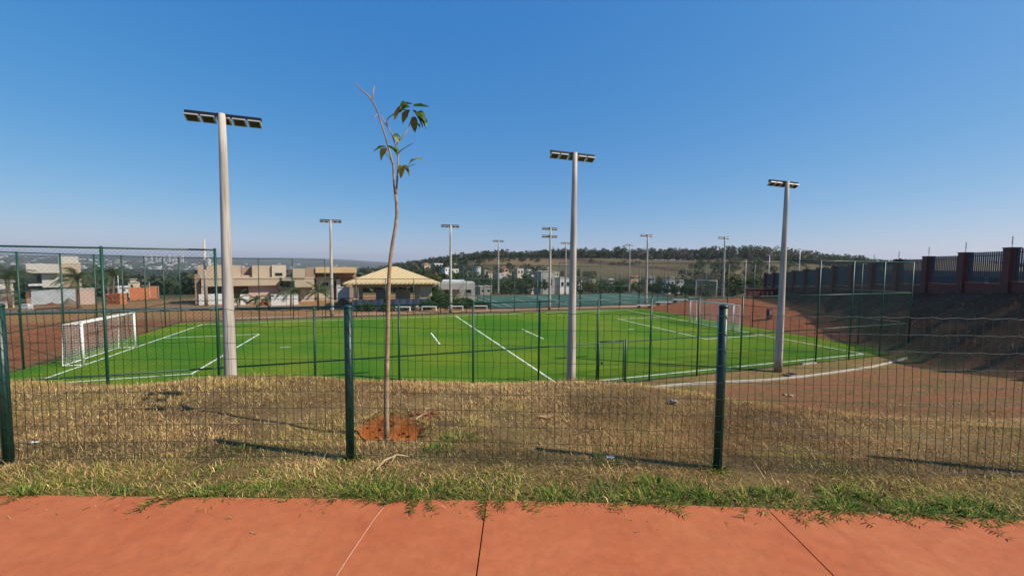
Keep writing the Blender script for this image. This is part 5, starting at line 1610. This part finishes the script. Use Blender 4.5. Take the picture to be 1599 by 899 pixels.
HH = [(784, 794, 418, 428, 260, 'salmon', 'tile_red', 'salmon house with red roof on the hillside, left of the cream cube'),
      (780, 799, 427.5, 432, 235, 'offwhite', 'flat', 'long low pale house below the salmon hillside house'),
      (808, 817.5, 419.5, 431, 215, 'cream', 'flat', 'tall cream cube house on the hillside'),
      (823, 831, 421, 428, 250, 'housewhite', 'flat', 'white cube house right of the cream cube on the hillside'),
      (829, 838, 432, 438, 170, 'cream', 'tile_grey', 'small cream gabled house below the white cube'),
      (824, 834, 446, 453, 110, 'cream', 'flat', 'cream house half hidden by trees at the court edge'),
      (845, 866, 424, 462, 100, 'grey', 'flat', 'large grey two storey house beyond the courts behind the two tier pole'),
      (864.5, 873, 424.5, 433.5, 125, 'cream', 'flat', 'cream upper block right of the grey house'),
      (874, 892, 434, 455, 104, 'housewhite', 'flat', 'white house with dark windows between the two tier pole and middle pole'),
      (852, 859, 418, 424, 280, 'salmon', 'flat', 'pinkish house high on the slope above the grey house'),
      (841, 845.5, 423, 433, 190, 'salmon', 'flat', 'narrow pink house left of the grey house'),
      (902, 909, 438, 445, 130, 'housewhite', 'flat', 'white house just right of the middle floodlight pole'),
      (922, 930, 437, 442, 150, 'cream', 'flat', 'low cream house among trees, left part of the far slope foot'),
      (951, 960, 437, 442, 150, 'cream', 'tile_grey', 'small cream house with grey roof right of the dark trees'),
      (985, 991, 432, 437, 180, 'salmon', 'tile_red', 'small salmon house left of the near court pole'),
      (992, 1001, 432.5, 437, 182, 'cream', 'tile_red', 'cream house with red roof beside the small salmon one'),
      (1013, 1023, 432, 441, 160, 'greywall', 'flat', 'bluish grey house right of the near court pole'),
      (1041, 1054, 437, 446, 130, 'housewhite', 'flat', 'white house left of the pair above the court goal'),
      (1047, 1053, 432.5, 437, 140, 'cream', 'flat', 'cream cube behind the pair of white houses'),
      (1056, 1068, 437.5, 444.5, 132, 'offwhite', 'flat', 'pale house right of the pair above the court goal'),
      (750, 768, 447.5, 462, 84, 'grey', 'flat', 'grey flat roofed house at the left corner of the tennis courts'),
      (695, 704, 418, 426, 150, 'housewhite', 'flat', 'bright white cube house behind the floodlight pole by the white block'),
      (704, 717, 420, 427, 160, 'offwhite', 'flat', 'pale stepped house right of the bright white cube'),
      (678, 692, 411.5, 415.5, 330, 'housewhite', 'flat', 'long white house on the wooded slope above the pavilion roof'),
      (663, 672, 413, 417, 300, 'cream', 'tile_red', 'cream house with red roof left of the long white house on the slope'),
      (709, 716, 411.5, 415, 320, 'cream', 'flat', 'cream house on the slope right of the floodlight pole'),
      (744, 751, 417, 420.5, 250, 'housewhite', 'flat', 'small white house above the court fence corner'),
      (757, 761, 422, 426, 210, 'cream', 'flat', 'tiny cream house left of the court pole on the slope'),
      (762, 769, 424.5, 428, 200, 'pink', 'tile_red', 'tiny pinkish house beside the left court pole'),
      (725, 731, 429, 433, 150, 'cream', 'flat', 'tiny cream house behind trees above the service block'),
      (1187, 1193, 437, 441, 90, 'offwhite', 'flat', 'tiny pale hut beyond the far end of the wall')]
for (x0, x1, y0, y1, Y, wm, rf, lb) in HH[:-1]:
    hill_house(x0, x1, y0, y1, Y, M[wm], rf, lb)

# ------------------------------------------------------------------ far town and skyline
proto = None
tg_ = 'houses of the distant valley town'
town_l = 'tiny pale house of the town spread along the distant valley'
protos = []
for wm in ('housewhite', 'offwhite', 'cream'):
    t_ = thing('town_house', town_l, 'house', (0, 0, 0), 0, tg_)
    mb = MB(); mb.box(-.5, .5, -.4, .4, -.3, .32); mb.build('wall', M[wm], t_)
    mb = MB(); mb.add([(-.55, -.45, .322), (.55, -.45, .322), (.55, .45, .322), (-.55, .45, .322), (-.5, 0, .5), (.5, 0, .5)], [(0, 1, 5, 4), (1, 2, 5), (2, 3, 4, 5), (3, 0, 4), (3, 2, 1, 0)])
    mb.build('roof', M['tile_red'] if wm == 'cream' else M['concrete_white'], t_)
    protos.append(t_)
used = [False] * 3
rt = np.random.default_rng(5)
cnt = 0
while cnt < 230:
    px = rt.uniform(-30, 345) if cnt < 190 else rt.uniform(345, 560)
    d = rt.choice([rt.uniform(2700, 3200), rt.uniform(3200, 4700)], p=[.35, .65])
    Y = d * .8
    p = at(px, 410, Y)
    x_ = float(p[0]); z_ = tz(x_, Y)
    k = int(rt.integers(0, 3)); s_ = float(rt.uniform(12, 34))
    if not used[k]:
        o = protos[k]; o.location = (x_, Y, z_); o.rotation_euler = (0, 0, rt.uniform(-.5, .5)); o.scale = (s_, s_ * .6, s_ * .6); used[k] = True
    else:
        o = dup(protos[k], (x_, Y, z_), rt.uniform(-.5, .5)); o.scale = (s_, s_ * .6, s_ * .6)
    cnt += 1
t_ = None
for i in range(26):
    if i < 26: px = rt.normal(262, 16)
    elif i < 32: px = rt.normal(372, 8)
    elif i < 40: px = rt.uniform(415, 450)
    else: px = rt.uniform(540, 585)
    Y = rt.uniform(3600, 4100)
    x_ = float(at(px, 405, Y)[0]); z_ = tz(x_, Y)
    yt = rt.uniform(397.5, 404) + (px / 1599) * 14.0 * .6 - 1.5
    ht = float(at(px, yt, Y)[2]) - z_
    wd = rt.uniform(9, 19)
    if t_ is None or i in (26, 40):
        t_ = thing('tower_block', 'white tower block in the skyline of the distant city', 'tower block', (x_, Y, z_), 0, 'tower blocks of the distant skyline')
        mb = MB(); mb.box(-.5, .5, -.5, .5, -.1, .96); mb.build('wall', M['offwhite'], t_)
        mb = MB(); mb.box(-.28, .28, -.28, .28, .961, 1.0); mb.build('roof_block', M['concrete_white'], t_)
        o = t_
    else:
        o = dup(t_, (x_, Y, z_), 0)
    o.location = (x_, Y, z_); o.scale = (wd, wd, max(ht, 15))

# ------------------------------------------------------------------ woodland masses (read as one mass)
def wood(name, label, centers, rads, hts, nleaf, lsf, cols, probs, seed):
    r_ = np.random.default_rng(seed)
    nT = len(centers)
    ncl = 9
    ci = r_.choice(len(cols), nT, p=np.array(probs) / sum(probs))
    tone = r_.uniform(.7, 1.3, nT)
    # clump centres per tree
    a_ = r_.uniform(0, 6.28, (nT, ncl)); e_ = r_.uniform(-.5, .9, (nT, ncl)); rr = r_.uniform(.3, .85, (nT, ncl))
    ccx = np.cos(a_) * rr * rads[:, None]; ccy = np.sin(a_) * rr * rads[:, None]; ccz = hts[:, None] * (.43 + .48 * e_)
    k = np.repeat(np.arange(nT), nleaf); c = r_.integers(0, ncl, nT * nleaf)
    n_ = len(k)
    dirs = r_.normal(0, 1, (n_, 3)); dirs /= np.linalg.norm(dirs, axis=1, keepdims=True)
    q = (r_.uniform(.2, 1, n_) ** .5) * rads[k] * .42
    Pc = centers[k] + np.stack([ccx[k, c], ccy[k, c], ccz[k, c]], 1) + dirs * q[:, None] * [1, 1, .8]
    A_ = r_.normal(0, 1, (n_, 3)); A_ /= np.linalg.norm(A_, axis=1, keepdims=True)
    B_ = np.cross(A_, r_.normal(0, 1, (n_, 3))); B_ /= np.linalg.norm(B_, axis=1, keepdims=True)
    s_ = (rads[k] * lsf * r_.uniform(.5, 1.2, n_))[:, None]
    V = np.stack([Pc - A_ * s_, Pc + B_ * s_ * .55, Pc + A_ * s_, Pc - B_ * s_ * .55], 1).reshape(-1, 3)
    F_ = np.arange(n_)[:, None] * 4 + np.array([[0, 1, 2, 3]])
    C_ = np.array(cols)[ci[k]] * (tone[k] * r_.uniform(.75, 1.25, n_))[:, None]
    # trunks
    base_ = centers - [0, 0, .5]; top_ = centers + np.stack([np.zeros(nT), np.zeros(nT), hts * .62], 1)
    Vt, Ft = prisms(base_, top_, .16)
    Vt = Vt.reshape(nT, 6, 3); 
    Ct = np.tile(np.array([[.11, .085, .065]]), (nT * 6, 1))
    V2 = np.concatenate([V, Vt.reshape(-1, 3)]); F2 = np.concatenate([F_, Ft + len(V)])
    o = np_mesh(name, V2, F2, M['leaf'], None, {'Col': np.concatenate([np.repeat(C_, 4, 0), Ct])})
    return tag(o, label, 'woodland', kind='stuff')

RC = [(0.032, 0.055, 0.020), (0.050, 0.075, 0.026), (0.075, 0.090, 0.038), (0.10, 0.085, 0.058), (0.13, 0.105, 0.075)]
rw = np.random.default_rng(9)
def polar(n_, a0, a1, d0, d1):
    a_ = rw.uniform(a0, a1, n_); d = rw.uniform(d0, d1, n_)
    X = d * np.sin(a_); Y = d * np.cos(a_)
    return X, Y, a_, d
X, Y, a_, d = polar(1900, -0.16, 1.08, 425, 610)
ok = (d > 425 + 60 * vnoise(X, Y, 60, 70)) 
X, Y, a_ = X[ok], Y[ok], a_[ok]
rd_ = rw.uniform(3.0, 6.5, len(X)); ht = rw.uniform(8, 16, len(X)) * (0.55 + .45 * sstep(-.12, .25, a_)) * (1 - .35 * sstep(.55, .9, a_)) * (.75 + .5 * vnoise(X, Y, 45, 71))
wood('ridge_woodland', 'dark band of mixed trees along the top of the far ridge', np.stack([X, Y, terrain(X, Y)], 1), rd_, ht, 110, .2, RC, (.3, .27, .18, .15, .1), 11)
# wooded left shoulder of the ridge
X, Y, a_, d = polar(1250, -0.52, -0.02, 500, 800)
wood('hill_woodland', 'grey green wood on the hill behind the pavilion and courts', np.stack([X, Y, terrain(X, Y)], 1), rw.uniform(4, 8, len(X)), rw.uniform(7, 14, len(X)), 110, .2, RC, (.35, .3, .15, .12, .08), 12)
# slope scrub behind the houses
X, Y, a_, d = polar(1300, -0.24, 0.75, 105, 420)
ok = vnoise(X, Y, 40, 72) + .25 * (d < 210) - .22 * (d > 250) + .38 * (a_ < .08) * (d > 190) > .52
X, Y = X[ok], Y[ok]
wood('slope_scrub', 'scattered bushes and low trees between the hillside houses', np.stack([X, Y, terrain(X, Y)], 1), rw.uniform(1.6, 3.6, len(X)), rw.uniform(2.2, 5.5, len(X)), 130, .17, RC, (.3, .3, .2, .12, .08), 13)
# valley forest
X, Y, a_, d = polar(5200, -0.98, -0.12, 120, 2900)
d2 = 120 + (2900 - 120) * rw.uniform(0, 1, len(X)) ** 1.7
X, Y = d2 * np.sin(a_), d2 * np.cos(a_)
ok = (Y > 105) & (X / Y > -1.5)
X, Y, d2 = X[ok], Y[ok], d2[ok]
sc = .8 + d2 / 900
wood('valley_forest', 'dense green forest filling the valley on the left', np.stack([X, Y, terrain(X, Y)], 1), rw.uniform(3.0, 6.0, len(X)) * sc, rw.uniform(4, 8, len(X)) * (.75 + d2 / 2600), 34, .34, RC, (.3, .35, .2, .1, .05), 14)
# hillside right, beyond the wall
X, Y, a_, d = polar(160, 0.42, 1.0, 150, 420)
wood('bank_trees', 'dull trees on the slope beyond the red wall', np.stack([X, Y, terrain(X, Y)], 1), rw.uniform(2.5, 4.5, len(X)), rw.uniform(4, 8, len(X)), 150, .16, RC, (.3, .3, .2, .1, .1), 15)
